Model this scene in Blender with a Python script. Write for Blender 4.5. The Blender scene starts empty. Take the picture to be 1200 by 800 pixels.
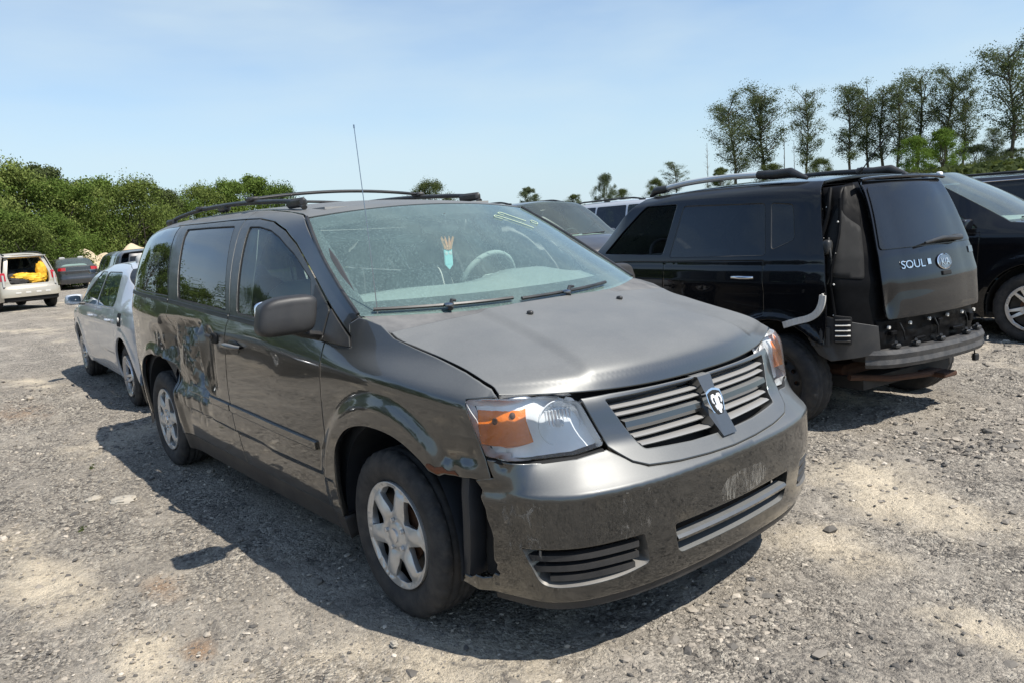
import bpy, math, random
import numpy as np
from mathutils import Matrix, Vector
from mathutils.geometry import delaunay_2d_cdt

sc = bpy.context.scene
col = sc.collection
RAD = math.radians

# ------------------------------------------------------------------ camera
CAM = np.array([2.529, -2.351, 1.511])
YAW, PITCH, ROLL = RAD(140.407), RAD(-8.612), RAD(-3.896)
cd = bpy.data.cameras.new('camera')
cd.sensor_width = 36.0
cd.lens = 881.6 / 1200 * 36.0
cd.clip_start = 0.05
cd.clip_end = 3000
cam = bpy.data.objects.new('camera', cd)
col.objects.link(cam)
_f = np.array([math.cos(YAW) * math.cos(PITCH), math.sin(YAW) * math.cos(PITCH), math.sin(PITCH)])
_r = np.array([math.sin(YAW), -math.cos(YAW), 0.0])
_u = np.cross(_r, _f)
_r2 = math.cos(ROLL) * _r + math.sin(ROLL) * _u
_u2 = -math.sin(ROLL) * _r + math.cos(ROLL) * _u
cam.matrix_world = Matrix(((_r2[0], _u2[0], -_f[0], CAM[0]), (_r2[1], _u2[1], -_f[1], CAM[1]),
                           (_r2[2], _u2[2], -_f[2], CAM[2]), (0, 0, 0, 1)))
sc.camera = cam

# ------------------------------------------------------------------ sky and sun
SUN_EL, SUN_AZ = RAD(56.0), math.atan2(0.316, 0.95)      # direction towards the sun in the xy plane
w = bpy.data.worlds.new('World')
sc.world = w
w.use_nodes = True
nt = w.node_tree
nt.nodes.clear()
o_ = nt.nodes.new('ShaderNodeOutputWorld')
bg = nt.nodes.new('ShaderNodeBackground')
sky = nt.nodes.new('ShaderNodeTexSky')
sky.sky_type = 'NISHITA'
sky.sun_disc = False
sky.sun_elevation = SUN_EL
sky.sun_rotation = math.pi / 2 - SUN_AZ
sky.altitude = 150
sky.air_density = 1.0
sky.dust_density = 0.3
sky.ozone_density = 2.0
# thin high cloud veil
tc = nt.nodes.new('ShaderNodeTexCoord')
mp = nt.nodes.new('ShaderNodeMapping')
mp.inputs['Scale'].default_value = (1.6, 1.0, 5.0)
mp.inputs['Rotation'].default_value = (0.1, 0.15, 0.5)
nz = nt.nodes.new('ShaderNodeTexNoise')
nz.inputs['Scale'].default_value = 1.5
nz.inputs['Detail'].default_value = 5.0
nz.inputs['Roughness'].default_value = 0.5
cr = nt.nodes.new('ShaderNodeValToRGB')
cr.color_ramp.elements[0].position = 0.44
cr.color_ramp.elements[1].position = 0.70
cr.color_ramp.elements[0].color = (0.0, 0.0, 0.0, 1)
cr.color_ramp.elements[1].color = (0.60, 0.60, 0.60, 1)
mx = nt.nodes.new('ShaderNodeMix')
mx.data_type = 'RGBA'
mx.inputs[7].default_value = (3.25, 4.25, 4.9, 1)
nt.links.new(tc.outputs['Generated'], mp.inputs['Vector'])
nt.links.new(mp.outputs['Vector'], nz.inputs['Vector'])
nt.links.new(nz.outputs['Fac'], cr.inputs['Fac'])
sx_ = nt.nodes.new('ShaderNodeSeparateXYZ')
hz = nt.nodes.new('ShaderNodeValToRGB')               # haze thickens evenly towards the horizon all round
hz.color_ramp.elements[0].position = 0.0
hz.color_ramp.elements[0].color = (0.95, 0.95, 0.95, 1)
hz.color_ramp.elements[1].position = 0.30
hz.color_ramp.elements[1].color = (0.0, 0.0, 0.0, 1)
nt.links.new(tc.outputs['Generated'], sx_.inputs[0])
nt.links.new(sx_.outputs['Z'], hz.inputs['Fac'])
nt.links.new(hz.outputs['Color'], mx.inputs[0])
mx2 = nt.nodes.new('ShaderNodeMix')
mx2.data_type = 'RGBA'
mx2.inputs[7].default_value = (4.0, 4.8, 5.2, 1)
nt.links.new(cr.outputs['Color'], mx2.inputs[0])
nt.links.new(mx.outputs[2], mx2.inputs[6])
nt.links.new(sky.outputs['Color'], mx.inputs[6])
nt.links.new(mx2.outputs[2], bg.inputs['Color'])
bg.inputs['Strength'].default_value = 0.13
nt.links.new(bg.outputs['Background'], o_.inputs['Surface'])

sd = bpy.data.lights.new('sun', 'SUN')
sd.energy = 4.7
sd.angle = RAD(0.53)
sd.color = (1.0, 0.95, 0.87)
sun = bpy.data.objects.new('sun', sd)
col.objects.link(sun)
_sv = Vector((math.cos(SUN_AZ) * math.cos(SUN_EL), math.sin(SUN_AZ) * math.cos(SUN_EL), math.sin(SUN_EL)))
sun.rotation_euler = _sv.to_track_quat('Z', 'Y').to_euler()
sun.location = _sv * 60

vs = sc.view_settings
sc.display_settings.display_device = 'sRGB'
vs.view_transform = 'Standard'
vs.look = 'None'
vs.gamma = 1.0
vs.exposure = 0.42
vs.use_curve_mapping = False
sc.render.engine = 'CYCLES'
sc.cycles.use_denoising = True
sc.cycles.max_bounces = 10
sc.cycles.transparent_max_bounces = 24
sc.cycles.caustics_reflective = False
sc.cycles.caustics_refractive = False
sc.cycles.sample_clamp_indirect = 6.0

#@CORE_BEGIN
# ------------------------------------------------------------------ numeric helpers
def pchip(tab):
    x = np.array([a for a, b in tab], float); y = np.array([b for a, b in tab], float)
    h = np.diff(x); d = np.diff(y) / h; m = np.zeros_like(y)
    for i in range(1, len(x) - 1):
        if d[i-1] * d[i] > 0:
            w1 = 2*h[i] + h[i-1]; w2 = h[i] + 2*h[i-1]; m[i] = (w1 + w2) / (w1/d[i-1] + w2/d[i])
    m[0] = d[0]; m[-1] = d[-1]
    def f(q):
        q = np.asarray(q, float); qc = np.clip(q, x[0], x[-1]); i = np.clip(np.searchsorted(x, qc) - 1, 0, len(x) - 2)
        t = (qc - x[i]) / h[i]; t2 = t*t; t3 = t2*t
        return (2*t3-3*t2+1)*y[i] + (t3-2*t2+t)*h[i]*m[i] + (-2*t3+3*t2)*y[i+1] + (t3-t2)*h[i]*m[i+1]
    return f
def sst(a, b, x):
    t = np.clip((np.asarray(x, float) - a) / (b - a), 0, 1); return t*t*(3 - 2*t)
def softplus(x, w):
    return w * np.logaddexp(0, np.asarray(x, float) / w)
def gauss(x, c, s):
    return np.exp(-((np.asarray(x, float) - c) / s)**2)

class Plan:
    """plan outline of a car: half curve, front centre -> rear centre"""
    def __init__(s, pts):
        P = np.array(pts, float); Q = np.vstack([P[1]*[1, -1], P, P[-2]*[1, -1]]); out = []
        for i in range(1, len(Q) - 2):
            t = np.linspace(0, 1, 120, endpoint=False)[:, None]
            a, b, c, d = Q[i-1], Q[i], Q[i+1], Q[i+2]
            l = np.linalg.norm(c-b); la = np.linalg.norm(b-a); lc = np.linalg.norm(d-c)
            m1 = l*((b-a)/la*(l/(l+la)) + (c-b)/l*(la/(l+la))); m2 = l*((c-b)/l*(lc/(l+lc)) + (d-c)/lc*(l/(l+lc)))
            out.append((2*t**3-3*t**2+1)*b + (t**3-2*t**2+t)*m1 + (-2*t**3+3*t**2)*c + (t**3-t**2)*m2)
        A = np.vstack(out + [P[-1:]]); s.A = A
        s.s = np.concatenate([[0], np.cumsum(np.linalg.norm(np.diff(A, axis=0), axis=1))]); s.L = s.s[-1]
        T = np.gradient(A, s.s, axis=0); T /= np.linalg.norm(T, axis=1)[:, None]
        s.N = np.stack([T[:, 1], -T[:, 0]], 1)
        if s.N[0, 0] < 0: s.N = -s.N
    def at(s, q):
        q = np.asarray(q, float); sg = np.where(q < 0, -1, 1); a = np.abs(q)
        return (np.interp(a, s.s, s.A[:, 0]), np.interp(a, s.s, s.A[:, 1])*sg,
                np.interp(a, s.s, s.N[:, 0]), np.interp(a, s.s, s.N[:, 1])*sg)
    def s_of_x(s, x):
        return np.interp(-np.asarray(x, float), -s.A[:, 0], s.s)

class Body:
    """side-and-ends surface of a car: (s along the plan outline, z) -> point; +y is the car's left"""
    def __init__(s, plan, flank, front, rear, extra=None):
        s.p = Plan(plan); s.flank = flank; s.front = front; s.rear = rear; s.extra = extra
    def map(s, q, z):
        x, y, nx, ny = s.p.at(q); z = np.asarray(z, float)
        w = sst(.15, .85, nx); wr = sst(.15, .85, -nx)
        i = w*s.front(z) + wr*s.rear(z) + (1-w-wr)*s.flank(x, z)
        if s.extra is not None: i = i + s.extra(x, y, z)
        return np.stack([x - nx*i, y - ny*i, z + 0*x], -1)
    def xz(s, side, off=0.0):
        """map in side-view coordinates (x, z)"""
        def f(x, z):
            q = side*s.p.s_of_x(x); P = s.map(q, z)
            if off:
                _, _, nx, ny = s.p.at(q); P = P + off*np.stack([nx, ny, 0*nx], -1)
            return P
        return f
    def sz(s, off=0.0):
        def f(q, z):
            P = s.map(q, z)
            if off:
                _, _, nx, ny = s.p.at(q); P = P + off*np.stack([nx, ny, 0*nx], -1)
            return P
        return f

class Bridge:
    """top surface of a car between its two side edges; rows (x, z, bulge_x, crown_z) along the side view"""
    def __init__(s, body, rows, pw=2.2, extra=None):
        R = np.array(rows, float); n = 150; out = []
        for i in range(len(R)-1):
            a, b, c, d = R[max(i-1, 0)], R[i], R[i+1], R[min(i+2, len(R)-1)]
            t = np.linspace(0, 1, n, endpoint=False)[:, None]
            l = np.linalg.norm((c-b)[:2]); la = max(np.linalg.norm((b-a)[:2]), 1e-6); lc = max(np.linalg.norm((d-c)[:2]), 1e-6)
            m1 = (c-b) if i == 0 else l*((b-a)/la*(l/(l+la)) + (c-b)/l*(la/(l+la)))
            m2 = (c-b) if i == len(R)-2 else l*((c-b)/l*(lc/(l+lc)) + (d-c)/lc*(l/(l+lc)))
            out.append((2*t**3-3*t**2+1)*b + (t**3-2*t**2+t)*m1 + (-2*t**3+3*t**2)*c + (t**3-t**2)*m2)
        A = np.vstack(out + [R[-1:]]); s.A = A
        s.a = np.concatenate([[0], np.cumsum(np.linalg.norm(np.diff(A[:, :2], axis=0), axis=1))]); s.L = s.a[-1]
        P = body.xz(1)(A[:, 0], A[:, 1]); s.X = P[:, 0]; s.Y = P[:, 1]; s.pw = pw; s.extra = extra
    def ye(s, a): return np.interp(a, s.a, s.Y)
    def a_of_x(s, x): return np.interp(-np.asarray(x, float), -s.X, s.a)
    def map(s, a, y):
        a = np.asarray(a, float); y = np.asarray(y, float)
        v = np.clip(np.abs(y)/s.ye(a), 0, 1.2); k = 1 - v**s.pw
        P = np.stack([np.interp(a, s.a, s.X) + np.interp(a, s.a, s.A[:, 2])*k, y,
                      np.interp(a, s.a, s.A[:, 1]) + np.interp(a, s.a, s.A[:, 3])*k], -1)
        if s.extra is not None: P = P + s.extra(a, y, P)
        return P
    def poly(s, a0, a1, gap=.004, n=24, y0=None):
        """outline of the strip between a0 and a1"""
        t = np.linspace(a0, a1, n); e = s.ye(t) - gap
        return [(a, y) for a, y in zip(t, e)] + [(a, -y) for a, y in zip(t[::-1], e[::-1])]

# ------------------------------------------------------------------ value noise
def _hash(ix, iy, seed):
    h = (ix.astype(np.int64)*374761393 + iy.astype(np.int64)*668265263 + seed*974711) & 0x7fffffff
    h = ((h ^ (h >> 13))*1274126177) & 0x7fffffff
    return ((h ^ (h >> 16)) & 0xffff) / 65535.0
def vnoise(x, y, seed=0):
    x = np.asarray(x, float); y = np.asarray(y, float)
    ix = np.floor(x); iy = np.floor(y); fx = x-ix; fy = y-iy
    fx = fx*fx*fx*(fx*(fx*6-15)+10); fy = fy*fy*fy*(fy*(fy*6-15)+10)
    a = _hash(ix, iy, seed); b = _hash(ix+1, iy, seed); c = _hash(ix, iy+1, seed); d = _hash(ix+1, iy+1, seed)
    return (a*(1-fx)+b*fx)*(1-fy) + (c*(1-fx)+d*fx)*fy
def fbm(x, y, oct=4, seed=0):
    r = 0; a = .5; n = 0
    for k in range(oct):
        r = r + a*vnoise(np.asarray(x)*2**k + 17.3*k, np.asarray(y)*2**k - 9.1*k, seed+k); n += a; a *= .5
    return r/n
#@CORE_END

# ------------------------------------------------------------------ objects
def link(name, me, parent=None):
    ob = bpy.data.objects.new(name, me); col.objects.link(ob)
    if parent is not None: ob.parent = parent
    return ob
def empty(name, label, cat, loc=(0, 0, 0), rz=0.0, group=None):
    ob = link(name, None); ob.location = loc; ob.rotation_euler = (0, 0, rz); ob.empty_display_size = .2
    ob['label'] = label; ob['category'] = cat
    if group: ob['group'] = group
    return ob
def mesh_np(name, V, F, mats, smooth=True, angle=None, normals=None, fmat=None):
    """V (n,3); F list of index tuples or an (m,k) array"""
    me = bpy.data.meshes.new(name)
    V = np.asarray(V, np.float32)
    if isinstance(F, np.ndarray):
        m, k = F.shape
        me.vertices.add(len(V)); me.vertices.foreach_set('co', V.ravel())
        me.loops.add(m*k); me.loops.foreach_set('vertex_index', F.astype(np.int32).ravel())
        me.polygons.add(m); me.polygons.foreach_set('loop_start', np.arange(0, m*k, k, dtype=np.int32))
        me.update(calc_edges=True)
    else:
        me.from_pydata(V.tolist(), [], F); me.update()
    for m_ in (mats if isinstance(mats, (list, tuple)) else [mats]): me.materials.append(m_)
    n = len(me.polygons)
    me.polygons.foreach_set('use_smooth', np.full(n, bool(smooth)))
    if fmat is not None: me.polygons.foreach_set('material_index', np.asarray(fmat, np.int32))
    if angle is not None: me.set_sharp_from_angle(angle=RAD(angle))
    if normals is not None: me.normals_split_custom_set_from_vertices(np.asarray(normals, np.float32).tolist())
    me.update()
    return me

class MB:
    """mesh builder: collects simple solids, then links them as one object"""
    def __init__(s): s.V = []; s.F = []; s.M = []; s.n = 0
    def add(s, V, F, m=0):
        V = np.asarray(V, float); s.V.append(V); s.F += [tuple(int(i)+s.n for i in f) for f in F]; s.M += [m]*len(F); s.n += len(V); return s
    def box(s, c, d, rot=None, bev=.0, m=0):
        """box centred at c with full sizes d, optional bevel"""
        hx, hy, hz = [q/2 for q in d]
        if bev <= 0:
            V = np.array([(x, y, z) for x in (-hx, hx) for y in (-hy, hy) for z in (-hz, hz)])
            F = [(0, 1, 3, 2), (4, 6, 7, 5), (0, 4, 5, 1), (2, 3, 7, 6), (0, 2, 6, 4), (1, 5, 7, 3)]
        else:
            b = min(bev, hx*.98, hy*.98, hz*.98); V = []; idx = {}
            for sx in (-1, 1):
                for sy in (-1, 1):
                    for sz in (-1, 1):
                        for ax in range(3):
                            p = [sx*(hx-b), sy*(hy-b), sz*(hz-b)]; p[ax] = (sx*hx, sy*hy, sz*hz)[ax]
                            idx[(sx, sy, sz, ax)] = len(V); V.append(p)
            F = []
            for ax in range(3):
                o1, o2 = [k for k in range(3) if k != ax]
                for sg in (-1, 1):
                    q = []
                    for a, b2 in ((-1, -1), (1, -1), (1, 1), (-1, 1)):
                        t = [0, 0, 0]; t[ax] = sg; t[o1] = a; t[o2] = b2; q.append(idx[(*t, ax)])
                    F.append(tuple(q if (sg > 0) == (ax != 1) else q[::-1]))
                for s1 in (-1, 1):
                    for s2 in (-1, 1):
                        q = []
                        for e in (-1, 1):
                            t = [0, 0, 0]; t[ax] = e; t[o1] = s1; t[o2] = s2; q.append((idx[(*t, o1)], idx[(*t, o2)]))
                        F.append((q[0][0], q[0][1], q[1][1], q[1][0]))
            for sx in (-1, 1):
                for sy in (-1, 1):
                    for sz in (-1, 1): F.append(tuple(idx[(sx, sy, sz, a)] for a in range(3)))
            V = np.array(V)
        if rot is not None: V = V @ np.array(rot).T
        return s.add(V + np.array(c), F, m)
    def tube(s, pts, r, n=8, cap=True, m=0, flat=1.0, up=(0, 0, 1)):
        """round tube along a polyline, r scalar or list; flat squashes along the second axis"""
        P = np.array(pts, float); k = len(P); r = np.full(k, r) if np.isscalar(r) else np.array(r, float)
        T = np.gradient(P, axis=0); T /= np.linalg.norm(T, axis=1)[:, None]+1e-12; V = []
        u0 = np.array(up, float)
        for i in range(k):
            a = np.cross(T[i], u0)
            if np.linalg.norm(a) < 1e-3: a = np.cross(T[i], (1, .2, .1))
            a /= np.linalg.norm(a); b = np.cross(a, T[i])
            for j in range(n):
                t = 2*math.pi*j/n; V.append(P[i] + r[i]*(math.cos(t)*a + flat*math.sin(t)*b))
        F = [(i*n+j, i*n+(j+1) % n, (i+1)*n+(j+1) % n, (i+1)*n+j) for i in range(k-1) for j in range(n)]
        if cap: F += [tuple(range(n-1, -1, -1)), tuple(range((k-1)*n, k*n))]
        return s.add(V, F, m)
    def sweep(s, pts, prof, up=(0, 0, 1), cap=True, m=0, scale=None):
        """profile [(a,b)] (a sideways, b up) swept along a polyline"""
        P = np.array(pts, float); k = len(P); n = len(prof); T = np.gradient(P, axis=0); T /= np.linalg.norm(T, axis=1)[:, None]; V = []
        for i in range(k):
            a = np.cross(T[i], np.array(up, float)); a /= np.linalg.norm(a); b = np.cross(a, T[i]); q = 1 if scale is None else scale[i]
            for (x, y) in prof: V.append(P[i] + q*(x*a + y*b))
        F = [(i*n+j, i*n+(j+1) % n, (i+1)*n+(j+1) % n, (i+1)*n+j) for i in range(k-1) for j in range(n)]
        if cap: F += [tuple(range(n-1, -1, -1)), tuple(range((k-1)*n, k*n))]
        return s.add(V, F, m)
    def lathe(s, prof, n=32, axis='y', c=(0, 0, 0), m=0, a0=0, a1=2*math.pi):
        """profile [(r, h)] turned round an axis"""
        full = abs(a1-a0-2*math.pi) < 1e-6; k = n if full else n+1; V = []
        for j in range(k):
            t = a0 + (a1-a0)*j/n; ct, st = math.cos(t), math.sin(t)
            for (r, h) in prof:
                p = (r*ct, h, r*st) if axis == 'y' else ((r*ct, r*st, h) if axis == 'z' else (h, r*ct, r*st))
                V.append(p)
        q = len(prof); F = []
        for j in range(n):
            a = j*q; b = ((j+1) % k)*q
            for i in range(q-1): F.append((a+i, a+i+1, b+i+1, b+i))
        return s.add(np.array(V)+np.array(c), F, m)
    def prism(s, poly, z0, z1, M=None, m=0):
        """polygon in xy extruded z0..z1, then matrix M (3x4)"""
        n = len(poly); V = np.array([(x, y, z0) for x, y in poly] + [(x, y, z1) for x, y in poly], float)
        F = [tuple(range(n-1, -1, -1)), tuple(range(n, 2*n))] + [(i, (i+1) % n, n+(i+1) % n, n+i) for i in range(n)]
        if M is not None: M = np.array(M); V = V @ M[:, :3].T + M[:, 3]
        return s.add(V, F, m)
    def build(s, name, mats, parent=None, angle=35, M=None, smooth=True):
        V = np.vstack(s.V)
        if M is not None: M = np.array(M); V = V @ M[:, :3].T + M[:, 3]
        return link(name, mesh_np(name, V, s.F, mats, smooth=smooth, angle=angle, fmat=s.M), parent)

# ------------------------------------------------------------------ surface patches
def inside(poly, X, Y):
    P = np.asarray(poly, float); r = np.zeros(X.shape, bool); j = len(P)-1
    for i in range(len(P)):
        xi, yi = P[i]; xj, yj = P[j]
        if yi != yj: r ^= ((yi > Y) != (yj > Y)) & (X < (xj-xi)*(Y-yi)/(yj-yi)+xi)
        j = i
    return r
def resample(poly, step):
    out = []; n = len(poly)
    for i in range(n):
        a = np.array(poly[i], float); b = np.array(poly[(i+1) % n], float); k = max(1, int(math.ceil(np.linalg.norm(b-a)/step)))
        for t in range(k): out.append(a+(b-a)*t/k)
    return np.array(out)
def rounded(poly, r, n=4):
    """round the corners of a polygon; r a number or one per corner"""
    P = [np.array(p, float) for p in poly]; out = []; m = len(P)
    for i in range(m):
        a, b, c = P[i-1], P[i], P[(i+1) % m]; ri = r[i] if isinstance(r, (list, tuple)) else r
        la = np.linalg.norm(a-b); lc = np.linalg.norm(c-b); q = min(ri, la*.48, lc*.48)
        if q < 1e-4: out.append(tuple(b)); continue
        p0 = b+(a-b)/la*q; p1 = b+(c-b)/lc*q
        for k in range(n+1):
            t = k/n; out.append(tuple((1-t)**2*p0+2*t*(1-t)*b+t*t*p1))
    return out
def spl(pts, n=8):
    """open Catmull-Rom polyline through points"""
    P = np.array(pts, float); out = []
    for i in range(len(P)-1):
        a, b, c, d = P[max(i-1, 0)], P[i], P[i+1], P[min(i+2, len(P)-1)]
        for k in range(n):
            t = k/n; out.append(.5*((2*b)+(-a+c)*t+(2*a-5*b+4*c-d)*t*t+(-a+3*b-3*c+d)*t**3))
    out.append(P[-1]); return [tuple(q) for q in out]
def pnormals(P):
    """inward-left 2D normals of a closed polyline"""
    T = np.roll(P, -1, 0)-np.roll(P, 1, 0); T /= np.linalg.norm(T, axis=1)[:, None]+1e-12
    return np.stack([-T[:, 1], T[:, 0]], 1)
def area2(P):
    x, y = P[:, 0], P[:, 1]; return .5*np.sum(x*np.roll(y, -1)-np.roll(x, -1)*y)
def offset(poly, d):
    P = np.asarray(poly, float); s = 1 if area2(P) > 0 else -1
    return P + s*d*pnormals(P)          # d > 0 shrinks

def patch_data(outline, fmap, holes=(), step=.03, thick=.012, ring=.004, c=(0, 0, .8), bs=.6, tilt=.8, sign=None):
    loops = []
    for k, L in enumerate([outline]+list(holes)):
        P = resample(L, step*bs)
        if (area2(P) > 0) != (k == 0): P = P[::-1]        # outer ccw, holes cw: inward is always left
        loops.append(P)
    pts = []; edges = []; bidx = []
    for P in loops:
        n0 = len(pts); m = len(P); pts += P.tolist(); edges += [(n0+i, n0+(i+1) % m) for i in range(m)]; bidx.append(list(range(n0, n0+m)))
    nb = len(pts)
    def ok(X, Y):
        r = inside(loops[0], X, Y)
        for h in loops[1:]: r &= ~inside(h, X, Y)
        return r
    if ring > 0:
        for P in loops:
            Q = P + ring*pnormals(P); q = Q[ok(Q[:, 0], Q[:, 1])]; pts += q.tolist()
    lo = loops[0].min(0); hi = loops[0].max(0); rng = np.random.RandomState(5)
    gx = np.arange(lo[0]+step*.5, hi[0], step); gy = np.arange(lo[1]+step*.5, hi[1], step*.87)
    X, Y = np.meshgrid(gx, gy); X = X + (np.arange(len(gy)) % 2)[:, None]*step*.5
    X = (X+rng.uniform(-.03, .03, X.shape)*step).ravel(); Y = (Y+rng.uniform(-.03, .03, Y.shape)*step).ravel()
    k = ok(X, Y); X, Y = X[k], Y[k]
    if len(X):
        B = np.vstack(loops); keep = np.ones(len(X), bool)
        for i0 in range(0, len(X), 2000):
            d = ((X[i0:i0+2000, None]-B[None, :, 0])**2+(Y[i0:i0+2000, None]-B[None, :, 1])**2).min(1); keep[i0:i0+2000] = d > (step*.45+ring*.5)**2
        pts += np.stack([X[keep], Y[keep]], 1).tolist()
    res = delaunay_2d_cdt([Vector(p) for p in pts], edges, [], 0, 1e-7)
    UV = np.array([tuple(v) for v in res[0]]); T = np.array([f for f in res[2] if len(f) == 3]); orig = res[3]
    cen = UV[T].mean(1); T = T[ok(cen[:, 0], cen[:, 1])]
    remap = {}
    for j, l in enumerate(orig):
        for q in l: remap[q] = j
    e = 2e-3; U, V = UV[:, 0], UV[:, 1]
    P = fmap(U, V); du = fmap(U+e, V)-fmap(U-e, V); dv = fmap(U, V+e)-fmap(U, V-e)
    N = np.cross(du, dv); N /= np.linalg.norm(N, axis=1)[:, None]+1e-15
    sg = sign if sign is not None else (1 if np.sum(N*(P-np.array(c))) > 0 else -1)
    N = N*sg
    if sg < 0: T = T[:, ::-1]
    Vs = [P]; Ns = [N]; Fs = [tuple(t) for t in T]; base = len(P)
    N2 = N.copy()
    for L, P2 in zip(bidx, loops):
        ids = np.array([remap[i] for i in L]); nn = pnormals(P2)
        out = -(du[ids]*nn[:, :1]+dv[ids]*nn[:, 1:]); out -= N[ids]*np.sum(out*N[ids], 1)[:, None]; out /= np.linalg.norm(out, axis=1)[:, None]+1e-15
        nt_ = N[ids]+tilt*out; N2[ids] = nt_/np.linalg.norm(nt_, axis=1)[:, None]
        if thick > 0:
            m = len(ids); a = P[ids]; b = P[ids]-N[ids]*thick; Vs += [a, b]; nm = out+.25*N[ids]; nm /= np.linalg.norm(nm, axis=1)[:, None]; Ns += [nm, out]
            for i in range(m):
                j = (i+1) % m; q = (base+i, base+j, base+m+j, base+m+i); Fs.append(q if sg < 0 else q[::-1])
            base += 2*m
    Ns[0] = N2
    return np.vstack(Vs), Fs, np.vstack(Ns)
def patch(name, outline, fmap, mat, parent=None, mirror=False, **kw):
    """thin shaped panel on a surface; returns the object (or both sides when mirror=True)"""
    V, F, N = patch_data(outline, fmap, **kw)
    ob = link(name, mesh_np(name, V, F, mat, normals=N), parent)
    if not mirror: return ob
    V2 = V*[1, -1, 1]; N2 = N*[1, -1, 1]; F2 = [f[::-1] for f in F]
    return ob, link(name, mesh_np(name, V2, F2, mat, normals=N2), parent)
# ------------------------------------------------------------------ materials
def newmat(name):
    m = bpy.data.materials.new(name); m.use_nodes = True; m.node_tree.nodes.clear(); return m, m.node_tree
def N_(nt, t, **kw):
    n = nt.nodes.new(t)
    for k, v in kw.items():
        if k.startswith('_'): setattr(n, k[1:], v)
        else: n.inputs[k.replace('__', ' ')].default_value = v
    return n
def ramp(nt, src, stops, interp='LINEAR'):
    r = nt.nodes.new('ShaderNodeValToRGB'); r.color_ramp.interpolation = interp
    while len(r.color_ramp.elements) < len(stops): r.color_ramp.elements.new(.5)
    for e, (p, c) in zip(r.color_ramp.elements, stops): e.position = p; e.color = (c, c, c, 1) if np.isscalar(c) else (*c, 1)
    nt.links.new(src, r.inputs['Fac']); return r.outputs['Color']
def noise(nt, scale, detail=4, rough=.55, vec=None, dist=0.0):
    n = N_(nt, 'ShaderNodeTexNoise', Scale=scale, Detail=detail, Roughness=rough, Distortion=dist)
    if vec is None:
        t = nt.nodes.new('ShaderNodeTexCoord'); vec = t.outputs['Object']
    nt.links.new(vec, n.inputs['Vector']); return n.outputs['Fac']
def mixc(nt, fac, a, b):
    m = nt.nodes.new('ShaderNodeMix'); m.data_type = 'RGBA'
    for i, v in ((0, fac), (6, a), (7, b)):
        if hasattr(v, 'is_output') or hasattr(v, 'links'): nt.links.new(v, m.inputs[i])
        else: m.inputs[i].default_value = v if i == 0 else (*v, 1) if len(v) == 3 else v
    return m.outputs[2]
def math_(nt, op, a, b=0.0, clamp=False):
    m = nt.nodes.new('ShaderNodeMath'); m.operation = op; m.use_clamp = clamp
    for i, v in ((0, a), (1, b)):
        if hasattr(v, 'links'): nt.links.new(v, m.inputs[i])
        else: m.inputs[i].default_value = v
    return m.outputs[0]
def principled(nt, **kw):
    p = nt.nodes.new('ShaderNodeBsdfPrincipled'); o = nt.nodes.new('ShaderNodeOutputMaterial')
    for k, v in kw.items():
        k = k.replace('__', ' ')
        if hasattr(v, 'links'): nt.links.new(v, p.inputs[k])
        else: p.inputs[k].default_value = (*v, 1) if isinstance(v, tuple) and len(v) == 3 else v
    nt.links.new(p.outputs[0], o.inputs[0]); return p
def bump(nt, h, strength=.2, dist=.01):
    b = N_(nt, 'ShaderNodeBump', Strength=strength, Distance=dist); nt.links.new(h, b.inputs['Height']); return b.outputs['Normal']

def paint(name, base, metallic=.55, rough=.34, coat=1.0, dust=.35, dustcol=(.36, .33, .29), side_dust=.05, scratch=0.0, coat_ior=1.62, spec=.5):
    """clear-coated car paint with settled dust on what faces up and road dirt in streaks"""
    m, nt = newmat(name)
    geo = nt.nodes.new('ShaderNodeNewGeometry'); sep = nt.nodes.new('ShaderNodeSeparateXYZ'); nt.links.new(geo.outputs['Normal'], sep.inputs[0])
    up = ramp(nt, sep.outputs['Z'], [(.25, 0), (.95, 1)])
    n1 = noise(nt, 3.0, 6, .6); n2 = noise(nt, 160.0, 2, .6)
    spots = ramp(nt, n2, [(.40, .95), (.72, 1.05)])
    d = math_(nt, 'MULTIPLY', math_(nt, 'MULTIPLY', up, ramp(nt, n1, [(.25, .80), (.75, 1.0)])), spots)
    d = math_(nt, 'MULTIPLY', d, dust)
    tc = nt.nodes.new('ShaderNodeTexCoord'); mp = N_(nt, 'ShaderNodeMapping'); mp.inputs['Scale'].default_value = (9, 9, 1.4); nt.links.new(tc.outputs['Object'], mp.inputs['Vector'])
    st = ramp(nt, noise(nt, 2.2, 6, .65, mp.outputs['Vector']), [(.42, 0.1), (.75, 1)])
    d = math_(nt, 'ADD', d, math_(nt, 'MULTIPLY', st, side_dust), True)
    fl = noise(nt, 900, 1, .5); bc = mixc(nt, ramp(nt, fl, [(.35, 0), (.7, 1)]), tuple(c*.95 for c in base), tuple(c*1.05 for c in base))
    colr = mixc(nt, d, bc, dustcol)
    met = math_(nt, 'MULTIPLY', math_(nt, 'SUBTRACT', 1.0, d, True), metallic)
    ro = math_(nt, 'ADD', rough, math_(nt, 'MULTIPLY', d, .4), True)
    cw = math_(nt, 'MULTIPLY', math_(nt, 'SUBTRACT', 1.0, math_(nt, 'MULTIPLY', d, 1.5), True), coat)
    kw = {}
    p = principled(nt, Base__Color=colr, Specular__IOR__Level=spec, Metallic=met, Roughness=ro, Coat__Weight=cw, Coat__Roughness=.03, Coat__IOR=coat_ior)
    if scratch > 0:
        w_ = N_(nt, 'ShaderNodeTexWave', Scale=1.0, Distortion=6.0, Detail=4.0); 
        h = noise(nt, 2.5, 3, .5); b = bump(nt, h, scratch, .02); nt.links.new(b, p.inputs['Normal']); nt.links.new(b, p.inputs['Coat Normal'])
    return m
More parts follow.
